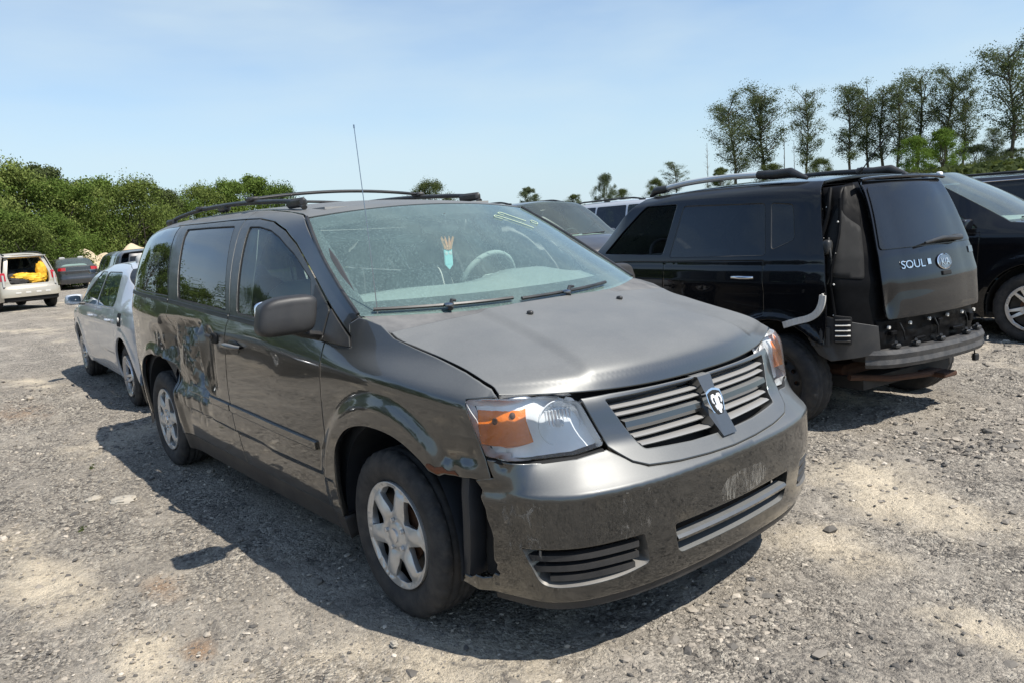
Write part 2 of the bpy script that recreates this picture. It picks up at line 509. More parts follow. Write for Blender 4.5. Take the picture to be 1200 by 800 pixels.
def plain(name, base, rough=.5, metallic=0.0, coat=0.0, var=.15, scale=8, dust=0.0, bmp=0.0, bscale=120, spec=.5, dustcol=(.34, .30, .25)):
    m, nt = newmat(name)
    n = noise(nt, scale, 5, .6)
    c = mixc(nt, n, tuple(x*(1-var) for x in base), tuple(min(1, x*(1+var)) for x in base))
    if dust > 0:
        n2 = ramp(nt, noise(nt, scale*.7, 6, .65), [(.38, 0), (.75, dust)]); c = mixc(nt, n2, c, dustcol)
    p = principled(nt, Base__Color=c, Roughness=ramp(nt, n, [(.2, max(0, rough-.06)), (.8, min(1, rough+.08))]), Metallic=metallic, Coat__Weight=coat, Specular__IOR__Level=spec)
    if bmp > 0: nt.links.new(bump(nt, noise(nt, bscale, 3, .6), bmp, .004), p.inputs['Normal'])
    return m
def glass(name, tint, dust=.06, dustcol=(.55, .62, .58), rough=.012, ior=1.5, gain=1.0, streak=False):
    """single sheet of tinted glass: clear transmission, mirror reflection by Fresnel and a film of dust"""
    m, nt = newmat(name); o = nt.nodes.new('ShaderNodeOutputMaterial')
    tr = N_(nt, 'ShaderNodeBsdfTransparent', Color=(*tint, 1)); gl = N_(nt, 'ShaderNodeBsdfGlossy', Roughness=rough)
    fr = N_(nt, 'ShaderNodeFresnel', IOR=ior); m1 = nt.nodes.new('ShaderNodeMixShader')
    f = math_(nt, 'MULTIPLY', fr.outputs[0], gain, True); nt.links.new(f, m1.inputs[0]); nt.links.new(tr.outputs[0], m1.inputs[1]); nt.links.new(gl.outputs[0], m1.inputs[2])
    df = N_(nt, 'ShaderNodeBsdfDiffuse', Color=(*dustcol, 1)); m2 = nt.nodes.new('ShaderNodeMixShader')
    nn = ramp(nt, noise(nt, 5, 6, .65), [(.25, dust*.85), (.8, dust*1.2)]); sp = ramp(nt, noise(nt, 130, 2, .6), [(.5, .75), (.72, 1.5)])
    nt.links.new(math_(nt, 'MULTIPLY', nn, sp), m2.inputs[0]); nt.links.new(m1.outputs[0], m2.inputs[1]); nt.links.new(df.outputs[0], m2.inputs[2])
    nt.links.new(m2.outputs[0], o.inputs[0]); return m

M = {}
M['van'] = paint('van_paint', (.050, .051, .050), .90, .31, 1.0, .74, (.255, .258, .25), .003, coat_ior=1.8)
M['van_sunlit'] = paint('van_sunlit_paint', (.15, .147, .14), .6, .36, .6, .3)  # paler copy of the body paint, sunlight on the fog bezels put into colour
M['van_slat'] = paint('grille_slat_paint', (.31, .308, .30), .3, .42, .4, .2)
M['black_paint'] = paint('black_paint', (.004, .0045, .006), .0, .3, 1.0, .07, (.25, .24, .22), .003, coat_ior=1.5, spec=.05)
M['silver'] = paint('silver_paint', (.56, .59, .63), .35, .38, 1.0, .2, (.42, .40, .36), .06)
M['champagne'] = paint('champagne_paint', (.52, .47, .38), .4, .40, 1.0, .4, (.5, .45, .38), .12)
M['white_paint'] = paint('white_paint', (.72, .73, .74), .0, .4, 1.0, .2)
M['grey_paint'] = paint('grey_paint', (.04, .038, .037), .6, .32, 1.0, .18, (.36, .34, .31), .05)
M['dark_paint'] = paint('charcoal_paint', (.035, .037, .04), .5, .3, 1.0, .35)
M['rubber'] = plain('tyre_rubber', (.018, .018, .019), .8, var=.3, scale=20, dust=.28, dustcol=(.16, .14, .12), bmp=.3, bscale=60)
M['trim'] = plain('black_trim', (.018, .019, .020), .42, var=.2, dust=.12)
M['pillar'] = plain('pillar_trim', (.045, .050, .050), .36, var=.2, scale=30, dust=.12, coat=.2)
M['plastic'] = plain('grained_plastic', (.020, .020, .021), .50, var=.2, scale=6, dust=.10, bmp=.12, bscale=500)
M['cowl'] = plain('cowl_plastic', (.10, .10, .10), .75, var=.25, dust=.5, dustcol=(.30, .29, .27))
M['liner'] = plain('wheel_liner', (.014, .017, .022), .5, var=.3, dust=.12, dustcol=(.08, .075, .07))
M['under'] = plain('underbody', (.02, .019, .018), .85, var=.4, dust=.3, dustcol=(.10, .085, .07))
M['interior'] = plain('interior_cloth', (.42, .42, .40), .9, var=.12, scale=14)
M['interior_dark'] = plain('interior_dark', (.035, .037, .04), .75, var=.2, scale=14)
M['dash'] = plain('dashboard', (.27, .27, .26), .85, var=.1, scale=10)
M['hubcap'] = plain('wheel_silver', (.56, .555, .54), .32, .5, .3, .10, 12, .32, dustcol=(.34, .30, .24))
M['alloy'] = plain('alloy_silver', (.62, .62, .62), .28, .7, .4, .1, 12, .12)
M['steel_wheel'] = plain('steel_wheel', (.015, .015, .016), .5, .3, var=.3, dust=.2)
M['brake'] = plain('brake_rust', (.13, .06, .03), .8, .3, var=.5, scale=30)
M['chrome'] = plain('chrome', (.75, .76, .78), .12, 1.0, var=.05)
M['dark_chrome'] = plain('dark_chrome', (.30, .31, .33), .22, 1.0, var=.05)
M['rust'] = plain('rust', (.15, .055, .025), .85, .1, var=.6, scale=40, bmp=.5, bscale=90)
M['glass'] = glass('windscreen_glass', (.77, .93, .90), .165, (.46, .66, .63), gain=1.8)
M['glass_side'] = glass('side_glass', (.55, .78, .75), .03, (.45, .58, .55), gain=1.3)
M['glass_dark'] = glass('privacy_glass', (.06, .07, .075), .02, (.35, .37, .38), gain=1.7)
M['glass_milky'] = glass('milky_cracked_glass', (.75, .88, .84), .45, (.50, .58, .55), gain=1.2)  # thick pale film stands in for the lit reflection on the cracked pane
M['glass_clear'] = glass('clear_glass', (.70, .86, .82), .10, (.55, .66, .63), gain=1.2)
M['lens'] = glass('clear_lens', (.95, .97, .98), .03, (.8, .82, .83), gain=1.0)
M['lens_red'] = plain('red_lens', (.42, .008, .012), .12, coat=1.0, var=.15, scale=40)
M['amber'] = plain('amber_reflector', (1.0, .20, .0), .30, .0, coat=.3, var=.22, scale=25, bmp=.6, bscale=60)
M['reflector'] = plain('lamp_reflector', (.90, .92, .94), .22, .6, var=.08, bmp=.25, bscale=40)
M['lamp_white'] = plain('lamp_white', (.84, .85, .86), .35, .0, coat=.4, var=.08)
M['black'] = plain('deep_black', (.006, .006, .006), .8, var=.2)
M['white_plastic'] = plain('white_bracket', (.60, .58, .54), .6, var=.15, dust=.3)
M['yellow_mark'] = plain('yellow_paint_pen', (.50, .60, .42), .7, var=.1)
M['beam'] = plain('bumper_beam', (.045, .045, .046), .6, .2, var=.4, scale=18, dust=.35, dustcol=(.22, .20, .18), bmp=.3)
M['rust_dark'] = plain('rust_dark', (.07, .032, .018), .85, .1, var=.6, scale=30, bmp=.5, bscale=90)
M['wire'] = plain('wire', (.01, .01, .01), .6)
M['red_bulb'] = plain('ornament_hair', (.85, .36, .14), .7, var=.2)
M['cyan_card'] = plain('ornament_card', (.45, .85, .88), .6, var=.1)

def scuff(name, colr, lo, hi, sx, sz, amt):
    """patchy scraped film: clear where the paint is sound"""
    m, nt = newmat(name); o = nt.nodes.new('ShaderNodeOutputMaterial'); t = nt.nodes.new('ShaderNodeTexCoord')
    mp = N_(nt, 'ShaderNodeMapping'); mp.inputs['Scale'].default_value = (sx, sx, sz); nt.links.new(t.outputs['Object'], mp.inputs['Vector'])
    f = ramp(nt, noise(nt, 3.0, 8, .75, mp.outputs['Vector'], 1.2), [(lo, 0), (hi, amt)])
    f = math_(nt, 'MULTIPLY', f, ramp(nt, noise(nt, 9, 3, .5), [(.35, 0), (.6, 1)]))
    tr = nt.nodes.new('ShaderNodeBsdfTransparent'); d = N_(nt, 'ShaderNodeBsdfDiffuse', Color=(*colr, 1)); mxs = nt.nodes.new('ShaderNodeMixShader')
    nt.links.new(f, mxs.inputs[0]); nt.links.new(tr.outputs[0], mxs.inputs[1]); nt.links.new(d.outputs[0], mxs.inputs[2]); nt.links.new(mxs.outputs[0], o.inputs[0]); return m
M['scuff'] = scuff('plate_scuff', (.40, .38, .34), .46, .68, 14, 3.5, .50)
M['scuff2'] = scuff('paint_scuff', (.40, .38, .35), .55, .70, 10, 5, .55)
# ------------------------------------------------------------------ wheels
def make_wheel(parent, pos, side, R, Wd, rim, style, steer=0.0, mats=('rubber', 'hubcap'), seed=0, n=132):
    """wheel = steel rim with drum, children tyre and hubcap / alloy spokes; outer face looks to side*y"""
    c = np.array(pos, float); cs, sn = math.cos(steer), math.sin(steer)
    MM = [[cs, -sn, 0, c[0]], [sn, cs, 0, c[1]], [0, 0, 1, c[2]]]
    h = Wd/2; s = side
    b = MB(); b.lathe([(rim-.012, -h*.8*s), (rim-.03, -h*.6*s), (rim-.03, h*.35*s), (.02, h*.30*s)], 40)
    b.lathe([(.12, h*.1*s), (.12, h*.42*s), (.0, h*.42*s)], 24, m=1)
    root = b.build('wheel', [M['steel_wheel'], M['brake']], parent, M=MM)
    # tyre
    prof = []; sh = []
    side_p = [(rim-.010, .74), (rim+.004, .84), (rim+.016, .90), (rim+.35*(R-rim), 1.0), (rim+.62*(R-rim), .995), (R-.030, .93), (R-.014, .84)]
    tread = []
    for k, x in enumerate(np.linspace(.76, -.76, 17)):
        tread.append((R-.001-.008*x*x - (.009 if k in (3, 7, 9, 13) else 0), x))
    full = [(r, x*h) for r, x in side_p] + [(r, x*h) for r, x in tread] + [(r, -x*h) for r, x in side_p[::-1]]
    V = []; q = len(full); ns = len(side_p)
    for j in range(n):
        t = 2*math.pi*j/n
        for i, (r, y) in enumerate(full):
            rr = r
            if (i in (ns-1, ns, ns+1, q-ns-1, q-ns, q-ns-2) and j % 4 == 0): rr -= .007
            if ns+4 <= i <= q-ns-5 and (j+i) % 5 == 0: rr -= .003
            # the contact patch is pressed flat
            z = rr*math.sin(t); x = rr*math.cos(t); bulge = 1.0
            if z < -(R-.012): bulge = 1.03; z = -(R-.012)
            V.append((x, y*bulge*s, z))
    F = [(j*q+i, j*q+i+1, ((j+1) % n)*q+i+1, ((j+1) % n)*q+i) for j in range(n) for i in range(q-1)]
    if s < 0: F = [f[::-1] for f in F]
    tb = MB(); tb.add(V, F); tb.build('tyre', M[mats[0]], root, angle=50, M=MM)
    # face
    def holes_for(kind):
        H = []
        if kind == 'cover':
            nsp = 6
            for k in range(nsp):
                a = 2*math.pi*(k+.5)/nsp+.2
                pts = [(rim*.43, -.05), (rim*.82, -.345), (rim*.875, -.23), (rim*.885, 0), (rim*.875, .23), (rim*.82, .345), (rim*.43, .05)]
                H.append([(r*math.cos(a+t), r*math.sin(a+t)) for r, t in pts])
        elif kind == 'alloy5':
            for k in range(5):
                a = 2*math.pi*k/5+.35
                H.append([(r*math.cos(a+t), r*math.sin(a+t)) for r, t in [(rim*.34, -.20), (rim*.86, -.40), (rim*.89, -.2), (rim*.89, .2), (rim*.86, .40), (rim*.34, .20)]])
                a += math.pi/5
                H.append([(r*math.cos(a+t), r*math.sin(a+t)) for r, t in [(rim*.45, 0), (rim*.86, -.11), (rim*.88, 0), (rim*.86, .11)]])
        elif kind == 'alloy6':
            for k in range(6):
                a = 2*math.pi*k/6+.1
                H.append([(r*math.cos(a+t), r*math.sin(a+t)) for r, t in [(rim*.33, -.25), (rim*.86, -.36), (rim*.885, 0), (rim*.86, .36), (rim*.33, .25)]])
        elif kind == 'steel':
            for k in range(10):
                a = 2*math.pi*k/10; H.append([(rim*.66*math.cos(a)+.017*math.cos(t), rim*.66*math.sin(a)+.017*math.sin(t)) for t in np.linspace(0, 2*math.pi, 9)[:-1]])
        return H
    nsp = {'cover': 6, 'alloy5': 10, 'alloy6': 6, 'steel': 1}[style]
    def fm(u, v):
        r = np.hypot(u, v); t = np.arctan2(v, u)
        if style == 'cover':
            d = .80*h + .016*(1-(r/rim)**2) + .012*sst(.3, .6, r/rim)*(1-sst(.80, .92, r/rim))*np.cos(6*(t-.2)) - .010*gauss(r/rim, .30, .06)+.012*sst(.90, .97, r/rim)
        elif style == 'steel':
            d = .35*h + .03*gauss(r/rim, .5, .22) + .05*sst(.8, 1, r/rim)
        else:
            d = .62*h + .030*sst(.25, .95, r/rim) - .02*gauss(r/rim, .0, .1)+.02*sst(.90, .97, r/rim)
        return np.stack([u, s*d, v], -1)
    V, F, Nn = patch_data([(rim*.985*math.cos(t), rim*.985*math.sin(t)) for t in np.linspace(0, 2*math.pi, 73)[:-1]], fm, holes_for(style), step=.016 if n > 100 else .03, thick=.03, ring=.003, c=(0, -s*9, 0), tilt=.9)
    Ma = np.array(MM); V = V @ Ma[:, :3].T + Ma[:, 3]; Nn = Nn @ Ma[:, :3].T
    nm = {'cover': 'hubcap', 'steel': 'wheel_disc'}.get(style, 'alloy_spokes')
    link(nm, mesh_np(nm, V, F, M[mats[1]], normals=Nn), root)
    cb = MB(); dd = {'cover': .80*h+.014, 'steel': .35*h+.015}.get(style, .62*h)
    cb.lathe([(.030, dd*s), (.028, (dd+.008)*s), (.018, (dd+.010)*s), (.0, (dd+.010)*s)], 20)
    if style == 'cover':
        for k in range(5):
            a = 2*math.pi*k/5+.5; cb.lathe([(.010, (dd-.006)*s), (.0095, (dd+.006)*s), (0, (dd+.008)*s)], 8, c=(.062*math.cos(a), 0, .062*math.sin(a)))
    cb.build('centre_cap', M['alloy' if style != 'steel' else 'trim'], root, M=MM)
    return root

def bezel(name, loop, fmap, depth, shrink, mat, parent, step=.02, c=(0, 0, .8), sink=0.0):
    """sloping frame running inwards from a loop on a surface"""
    P = resample(loop, step)
    if area2(P) < 0: P = P[::-1]
    Q = P + shrink*pnormals(P); e = 1e-4
    def nrm(U):
        a = fmap(U[:, 0]+e, U[:, 1])-fmap(U[:, 0]-e, U[:, 1]); b = fmap(U[:, 0], U[:, 1]+e)-fmap(U[:, 0], U[:, 1]-e); n = np.cross(a, b); n /= np.linalg.norm(n, axis=1)[:, None]
        X = fmap(U[:, 0], U[:, 1]); return X, n*(1 if np.sum(n*(X-np.array(c))) > 0 else -1)
    A, na = nrm(P); B, nb_ = nrm(Q); m = len(P)
    b = MB(); F = [(i, (i+1) % m, m+(i+1) % m, m+i) for i in range(m)]
    b.add(np.vstack([A-na*sink, B-nb_*depth]), F); return b.build(name, mat, parent, angle=40)

def superq(a, b, c, e1=.4, e2=.4, n=20, m=28):
    """superquadric lump"""
    V = []; F = []
    pw = lambda x, p: np.sign(x)*abs(x)**p
    for i in range(n+1):
        u = -math.pi/2+math.pi*i/n
        for j in range(m):
            v = 2*math.pi*j/m
            V.append((a*pw(math.cos(u), e1)*pw(math.cos(v), e2), b*pw(math.cos(u), e1)*pw(math.sin(v), e2), c*pw(math.sin(u), e1)))
    for i in range(n):
        for j in range(m): F.append((i*m+j, i*m+(j+1) % m, (i+1)*m+(j+1) % m, (i+1)*m+j))
    return np.array(V), F
def rotz(a): return np.array([[math.cos(a), -math.sin(a), 0], [math.sin(a), math.cos(a), 0], [0, 0, 1]])
def roty(a): return np.array([[math.cos(a), 0, math.sin(a)], [0, 1, 0], [-math.sin(a), 0, math.cos(a)]])
def rotx(a): return np.array([[1, 0, 0], [0, math.cos(a), -math.sin(a)], [0, math.sin(a), math.cos(a)]])

def seat(parent, x, y, mat, bench=.50, back=.62, name='seat', lean=.28):
    b = MB(); V, F = superq(.27, bench/2, .10, .45, .35); b.add(V+[x+.02, y, .62], F)
    V, F = superq(.10, bench/2, back/2, .5, .4); V = V @ roty(-lean).T; b.add(V+[x-.30, y, .70+back*.45], F)
    o = b.build(name, mat, parent, angle=60)
    if bench < .7:
        h = MB(); V, F = superq(.055, .13, .085, .6, .5); V = V @ roty(-lean).T; h.add(V+[x-.45, y, .70+back+.20], F)
        h.tube([(x-.40, y-.05, .70+back*.9), (x-.44, y-.05, .70+back+.16)], .007, 6); h.tube([(x-.40, y+.05, .70+back*.9), (x-.44, y+.05, .70+back+.16)], .007, 6)
        h.build('headrest', mat, o, angle=60)
    return o
def steering_wheel(parent, c, tilt, mat, r=.19):
    b = MB(); R_ = roty(tilt); pts = [np.array(c)+R_ @ np.array([0, r*math.cos(t), r*math.sin(t)]) for t in np.linspace(0, 2*math.pi, 33)]
    b.tube(pts, .016, 8, cap=False)
    V, F = superq(.035, .075, .065, .6, .6, 10, 16); b.add(V @ R_.T+np.array(c)+R_ @ np.array([.03, 0, 0]), F)
    for t in (0, math.pi, -math.pi/2):
        b.tube([np.array(c)+R_ @ np.array([.02, 0, 0]), np.array(c)+R_ @ np.array([0, r*math.cos(t), r*math.sin(t)])], .015, 6)
    b.tube([np.array(c)+R_ @ np.array([.04, 0, 0]), np.array(c)+R_ @ np.array([.45, 0, -.05])], .04, 8)
    return b.build('steering_wheel', mat, parent, angle=50)

#@VAN_BEGIN
v_low = pchip([(0, .09), (.2, .062), (.3, .040), (.5, .012), (.75, 0), (1.0, .006)])
v_zc = pchip([(-4.3, 1.13), (-2.8, 1.08), (-1.6, 1.04), (-.47, 1.0), (0, .985), (.3, .965), (.52, .945), (.9, .88)])
v_zb = pchip([(-4.3, 1.215), (-2.8, 1.175), (-1.6, 1.12), (-.45, 1.075), (0, 1.06), (.52, 1.05), (.9, 1.0)])
v_bs = pchip([(-1.0, .26), (-.45, .40), (0, 1.0), (.4, 1.3), (.9, 1.3)])
v_gs = pchip([(-1.5, .43), (-.8, .44), (-.45, .46), (0, .55), (.4, .6)])
v_drop = pchip([(-4.3, .13), (-4.0, .06), (-3.6, .012), (-3, 0), (-2, 0), (-1.5, .008), (-1.0, .03), (-.5, .05)])
def v_flank(x, z):
    i = v_low(z) + v_bs(x)*softplus(z-v_zc(x), .012)
    i = i + (v_gs(x)-v_bs(x))*softplus(z-v_zb(x), .012)
    zn = z-v_zb(x)-.02; i = i + .42*np.where(zn > 0, zn*(zn-.52), 0)*sst(-.6, -1.1, x) if False else i + .42*np.where(zn > 0, zn*(zn-.52), 0)*(1-sst(-1.3, -.7, x))
    zz = z+v_drop(x)
    return i + softplus(zz-1.60, .02)*.25 + softplus(zz-1.665, .012)*1.6
v_front = pchip([(.1, .09), (.2, .05), (.3, .016), (.45, 0), (.628, 0.0), (.638, .004), (.650, .016), (.70, .064), (.76, .118), (.80, .135), (.90, .17), (.96, .215), (1.1, .4)])
v_rear = pchip([(.1, .1), (.3, .02), (.5, 0), (.65, .02), (.8, .06), (1.1, .10), (1.6, .26), (1.75, .4)])
def v_dent(x, z):
    """crash damage on the right side, metres inwards"""
    xs = x + .05*(z-.85)
    m = sst(-2.86, -2.62, x)*(1-sst(-2.02, -1.90, xs))*sst(.58, .70, z)*(1-sst(1.03, 1.11, z))
    xw = x+.10*(vnoise(x*4, z*4, 51)-.5); zw = z+.10*(vnoise(x*4, z*4, 52)-.5)
    rid = lambda a, b, s_: (1-np.abs(2*vnoise(a, b, s_)-1))
    d = m*(.042 + .060*(rid(xw*3.6+zw*1.2, zw*2.3, 11)-.55) + .018*(rid(xw*8.5-zw*5, zw*4.0, 12)-.5) + .004*(rid(x*21, z*19+x*9, 13)-.5))
    # tall folded crease at the front end of the dent
    ex = sst(.66, .74, z)*(1-sst(1.02, 1.09, z))
    wv = .018*np.sin(z*17+.6)
    d = d - ex*.034*gauss(xs+wv, -1.935, .026) + ex*.036*gauss(xs+wv, -2.005, .028) - ex*.018*gauss(xs-wv, -2.085, .026)
    d = d + ex*.026*gauss(xs+wv, -2.20, .045) - ex*.022*gauss(xs-2*wv, -2.33, .030) + .014*ex*gauss(xs, -1.83, .05)
    # crushed rear arch
    m2 = sst(-3.25, -2.85, x)*(1-sst(-2.64, -2.56, x))*sst(.52, .70, z)*(1-sst(.96, 1.04, z))
    d = d + m2*(.014+.034*(rid(xw*6, zw*3, 21)-.55)+.006*(rid(x*17, z*13, 22)-.5))
    m3 = sst(-2.60, -2.45, x)*(1-sst(-2.1, -1.9, x))*sst(.42, .50, z)*(1-sst(.60, .66, z))
    d = d + m3*.022*(rid(x*10, z*9, 23)-.5)
    m4 = sst(.26, .40, x)*(1-sst(.74, .82, z))*sst(.60, .66, z)*(1-sst(.62, .70, x))
    d = d + m4*(.006+.018*(rid(x*12, z*13, 31)-.55))
    return d + .0022*(vnoise(x*3.1, z*3.3, 41)-.5)
def v_extra(x, y, z):
    rf = np.hypot(x, z-.36); rr = np.hypot(x+3.078, z-.36)
    i = -.020*(1-sst(.49, .565, rf)) - .016*(1-sst(.47, .54, rr))
    zr = .474 + (-.45-x)*.0262
    i = i + .011*(1-sst(zr-.012, zr+.010, z))*sst(-2.62, -2.45, x)*(1-sst(-.42, -.40, x))
    return i + np.where(y < 0, v_dent(x, z), 0)
VB = Body([(.968, 0), (.962, .2), (.944, .4), (.904, .58), (.838, .73), (.735, .835), (.58, .897), (.42, .928), (.2, .95), (0, .962), (-.5, .974), (-1.5, .978), (-2.5, .976),
           (-3.1, .966), (-3.5, .943), (-3.8, .90), (-4.0, .835), (-4.12, .72), (-4.18, .4), (-4.19, 0)], v_flank, v_front, v_rear, v_extra)
def hood_extra(a, y, P):
    # raised centre panel with two soft shoulders running back from the grille
    yr = .40+.10*(1-sst(0, .75, a)); f = sst(.0, .10, a)*(1-sst(.70, .80, a)*.6)
    z = .013*(1-sst(yr-.035, yr+.035, np.abs(y)))*f + .006*(1-sst(.10, .16, np.abs(y)-.0*a))*sst(.15, .3, a)*f*0
    return np.stack([0*z, 0*z, z], -1)
HOOD = Bridge(VB, [(.612, .962, .192, -.050), (.58, .982, .205, -.018), (.52, 1.004, .205, .004), (.44, 1.026, .19, .018), (.30, 1.055, .15, .030), (.14, 1.088, .10, .034), (.0, 1.120, .045, .036), (-.035, 1.135, .035, .032)], 2.4, hood_extra)
WSC = Bridge(VB, [(-.25, 1.187, .250, -.028), (-.45, 1.302, .205, .008), (-.70, 1.452, .14, .032), (-.98, 1.618, .055, .045)], 2.2)
ROOF = Bridge(VB, [(-.985, 1.624, .055, .042), (-1.05, 1.640, .05, .040), (-1.25, 1.664, .03, .040), (-1.6, 1.694, 0, .036), (-2.0, 1.710, 0, .032), (-3.0, 1.714, 0, .028), (-3.5, 1.698, 0, .030), (-3.85, 1.655, -.03, .032), (-4.0, 1.60, -.06, .03)], 2.0)
#@VAN_END

def build_van():
    T = empty('minivan', 'dusty dark grey minivan with a dented sliding door, nearest the camera', 'minivan')
    pm = M['van']
    fl = {-1: VB.xz(-1), 1: VB.xz(1)}
    def arc(xc, zc, r, a0, a1, n=18, sx=1.0): return [(xc+sx*r*math.cos(t), zc+r*math.sin(t)) for t in np.linspace(RAD(a0), RAD(a1), n)]
    farch = spl([(-.392, .315), (-.385, .46), (-.345, .625), (-.245, .730), (-.115, .776), (.03, .783), (.157, .764), (.269, .717), (.325, .676)], 5)
    hoodline = [(x+.0, z) for x, z in [(.615, .958), (.58, .978), (.52, 1.0), (.44, 1.022), (.30, 1.051), (.14, 1.084), (.0, 1.115), (-.04, 1.132)]]
    fend = farch + [(.37, .662), (.40, .675), (.466, .672), (.52, .680), (.560, .676), (.600, .688), (.582, .750), (.545, .85), (.507, .949), (.56, .953), (.612, .956)] + hoodline[1:] + \
        [(-.10, 1.158), (-.20, 1.178), (-.252, 1.184), (-.30, 1.160), (-.268, 1.112), (-.243, 1.068), (-.34, 1.073), (-.438, 1.080), (-.440, 1.006), (-.450, .886), (-.451, .689), (-.50, .40), (-.512, .318)]
    tri = rounded([(-.655, 1.318), (-.475, 1.212), (-.47, 1.09), (-.62, 1.105), (-.625, 1.20)], .01)
    tri2 = rounded([(-.465, 1.217), (-.302, 1.124), (-.272, 1.108), (-.247, 1.072), (-.34, 1.076), (-.455, 1.086)], .006)
    apil = [(-.252, 1.186), (-.305, 1.163), (-.275, 1.118), (-.47, 1.222), (-.672, 1.340), (-.80, 1.413), (-.955, 1.505), (-1.119, 1.574), (-1.318, 1.624), (-1.543, 1.650), (-1.745, 1.657), (-1.80, 1.702), (-1.6, 1.692), (-1.25, 1.662), (-1.05, 1.638), (-.99, 1.620), (-.70, 1.450), (-.45, 1.300)]
    cant_m = [(-1.75, 1.657), (-2.0, 1.662), (-2.5, 1.668), (-3.05, 1.678), (-3.10, 1.713), (-2.5, 1.713), (-2.0, 1.708), (-1.806, 1.703)]
    door_f = [(-.517, .318), (-.505, .40), (-.456, .689), (-.455, .886), (-.446, 1.006), (-.444, 1.080), (-.470, 1.084), (-.62, 1.098), (-1.0, 1.118), (-1.532, 1.142), (-1.558, 1.08), (-1.575, .96), (-1.590, .805), (-1.590, .638), (-1.575, .45), (-1.560, .318)]
    frame_f = rounded([(-.470, 1.090), (-.480, 1.215), (-.672, 1.334), (-.955, 1.499), (-1.119, 1.568), (-1.318, 1.618), (-1.543, 1.644), (-1.735, 1.650), (-1.630, 1.40), (-1.520, 1.146), (-1.0, 1.122), (-.62, 1.102)], .012)
    win_f = rounded([(-.628, 1.122), (-.630, 1.20), (-.715, 1.335), (-.942, 1.455), (-1.151, 1.540), (-1.286, 1.578), (-1.464, 1.603), (-1.603, 1.609), (-1.52, 1.40), (-1.425, 1.160), (-1.0, 1.140)], .02)
    door_s = [(-1.567, .318), (-1.582, .45), (-1.597, .638), (-1.597, .805), (-1.582, .96), (-1.565, 1.08), (-1.538, 1.143), (-2.0, 1.163), (-2.636, 1.188), (-2.652, 1.083), (-2.652, .90), (-2.665, .735)] + \
        spl([(-2.665, .735), (-2.633, .65), (-2.628, .53), (-2.640, .40), (-2.645, .318)], 5)[1:]
    frame_s = [(-1.528, 1.150), (-1.637, 1.40), (-1.742, 1.650), (-2.0, 1.656), (-2.5, 1.661), (-2.835, 1.666), (-2.745, 1.45), (-2.642, 1.196), (-2.0, 1.169)]
    win_s = rounded([(-1.592, 1.168), (-1.70, 1.38), (-1.828, 1.622), (-2.25, 1.632), (-2.680, 1.638), (-2.56, 1.42), (-2.440, 1.205), (-2.0, 1.185)], .02)
    ra = spl([(-2.651, .318), (-2.646, .40), (-2.634, .53), (-2.640, .65), (-2.672, .740), (-2.76, .800)], 5)
    rarch = spl([(-2.651, .318), (-2.646, .40), (-2.634, .53), (-2.640, .65), (-2.690, .735), (-2.80, .790), (-3.0, .812), (-3.16, .800), (-3.33, .750), (-3.45, .655), (-3.49, .55), (-3.50, .42), (-3.50, .318)], 5)
    quarter = rarch + [(-3.9, .318), (-4.02, .50), (-4.02, .9), (-3.99, 1.17), (-3.95, 1.20), (-3.85, 1.216), (-3.3, 1.205), (-2.643, 1.190), (-2.659, 1.083), (-2.659, .90), (-2.668, .80)]
    quarter = rarch[8:] + [(-3.9, .318), (-4.02, .50), (-4.02, .9), (-3.99, 1.17), (-3.85, 1.216), (-3.3, 1.208), (-2.643, 1.190), (-2.659, 1.083), (-2.659, .90), (-2.672, .74)]
    frame_q = [(-2.650, 1.200), (-2.752, 1.45), (-2.845, 1.667), (-3.05, 1.672), (-3.06, 1.713), (-3.5, 1.697), (-3.85, 1.653), (-3.99, 1.60), (-4.02, 1.40), (-3.99, 1.20), (-3.85, 1.222), (-3.3, 1.214)]
    win_q = rounded([(-2.66, 1.222), (-2.80, 1.45), (-2.925, 1.662), (-3.25, 1.664), (-3.50, 1.648), (-3.68, 1.60), (-3.755, 1.45), (-3.74, 1.262), (-3.3, 1.240)], [.01, .01, .01, .05, .1, .08, .08, .04, .01])
    st = .02
    for sd in (-1, 1):
        f = fl[sd]; fin = .012 if sd < 0 else .03; tag = (0, 0, .8)
        patch('front_fender', fend, f, pm, T, step=.016 if sd < 0 else .035, thick=.025)
        d1 = patch('front_door', door_f, f, pm, T, step=.022 if sd < 0 else .04, thick=.02)
        d2 = patch('sliding_door', door_s, f, pm, T, step=.0085 if sd < 0 else .04, thick=.02)
        q = patch('rear_quarter_panel', quarter, f, pm, T, step=.011 if sd < 0 else .04, thick=.025)
        patch('windscreen_pillar', apil, f, pm, T, step=.025, thick=.02)
        patch('roof_side_rail', cant_m, f, pm, T, step=.025, thick=.02)
        q2 = patch('rear_pillar', frame_q, f, pm, T, holes=[offset(win_q, -.004)], step=.03, thick=.02)
        fo = VB.xz(sd, .003)
        w1 = patch('window_frame', frame_f, fo, M['pillar'], d1, holes=[win_f], step=.03, thick=.005, tilt=.1)
        w2 = patch('window_frame', frame_s, fo, M['pillar'], d2, holes=[win_s], step=.03, thick=.005, tilt=.1)
        fi = VB.xz(sd, -.004)
        patch('window', offset(win_f, -.006), fi, M['glass_side'], d1, step=.05, thick=0, ring=0, tilt=0)
        patch('window', offset(win_s, -.006), fi, M['glass_dark'], d2, step=.05, thick=0, ring=0, tilt=0)
        bezel('window_rubber', offset(win_f, -.002), VB.xz(sd, .004), .012, .012, M['black'], d1); bezel('window_rubber', offset(win_s, -.002), VB.xz(sd, .004), .012, .012, M['black'], d2)
        patch('rear_side_window', win_q, VB.xz(sd, .002), M['glass_dark'], T, step=.05, thick=.004, ring=.003, tilt=.3)
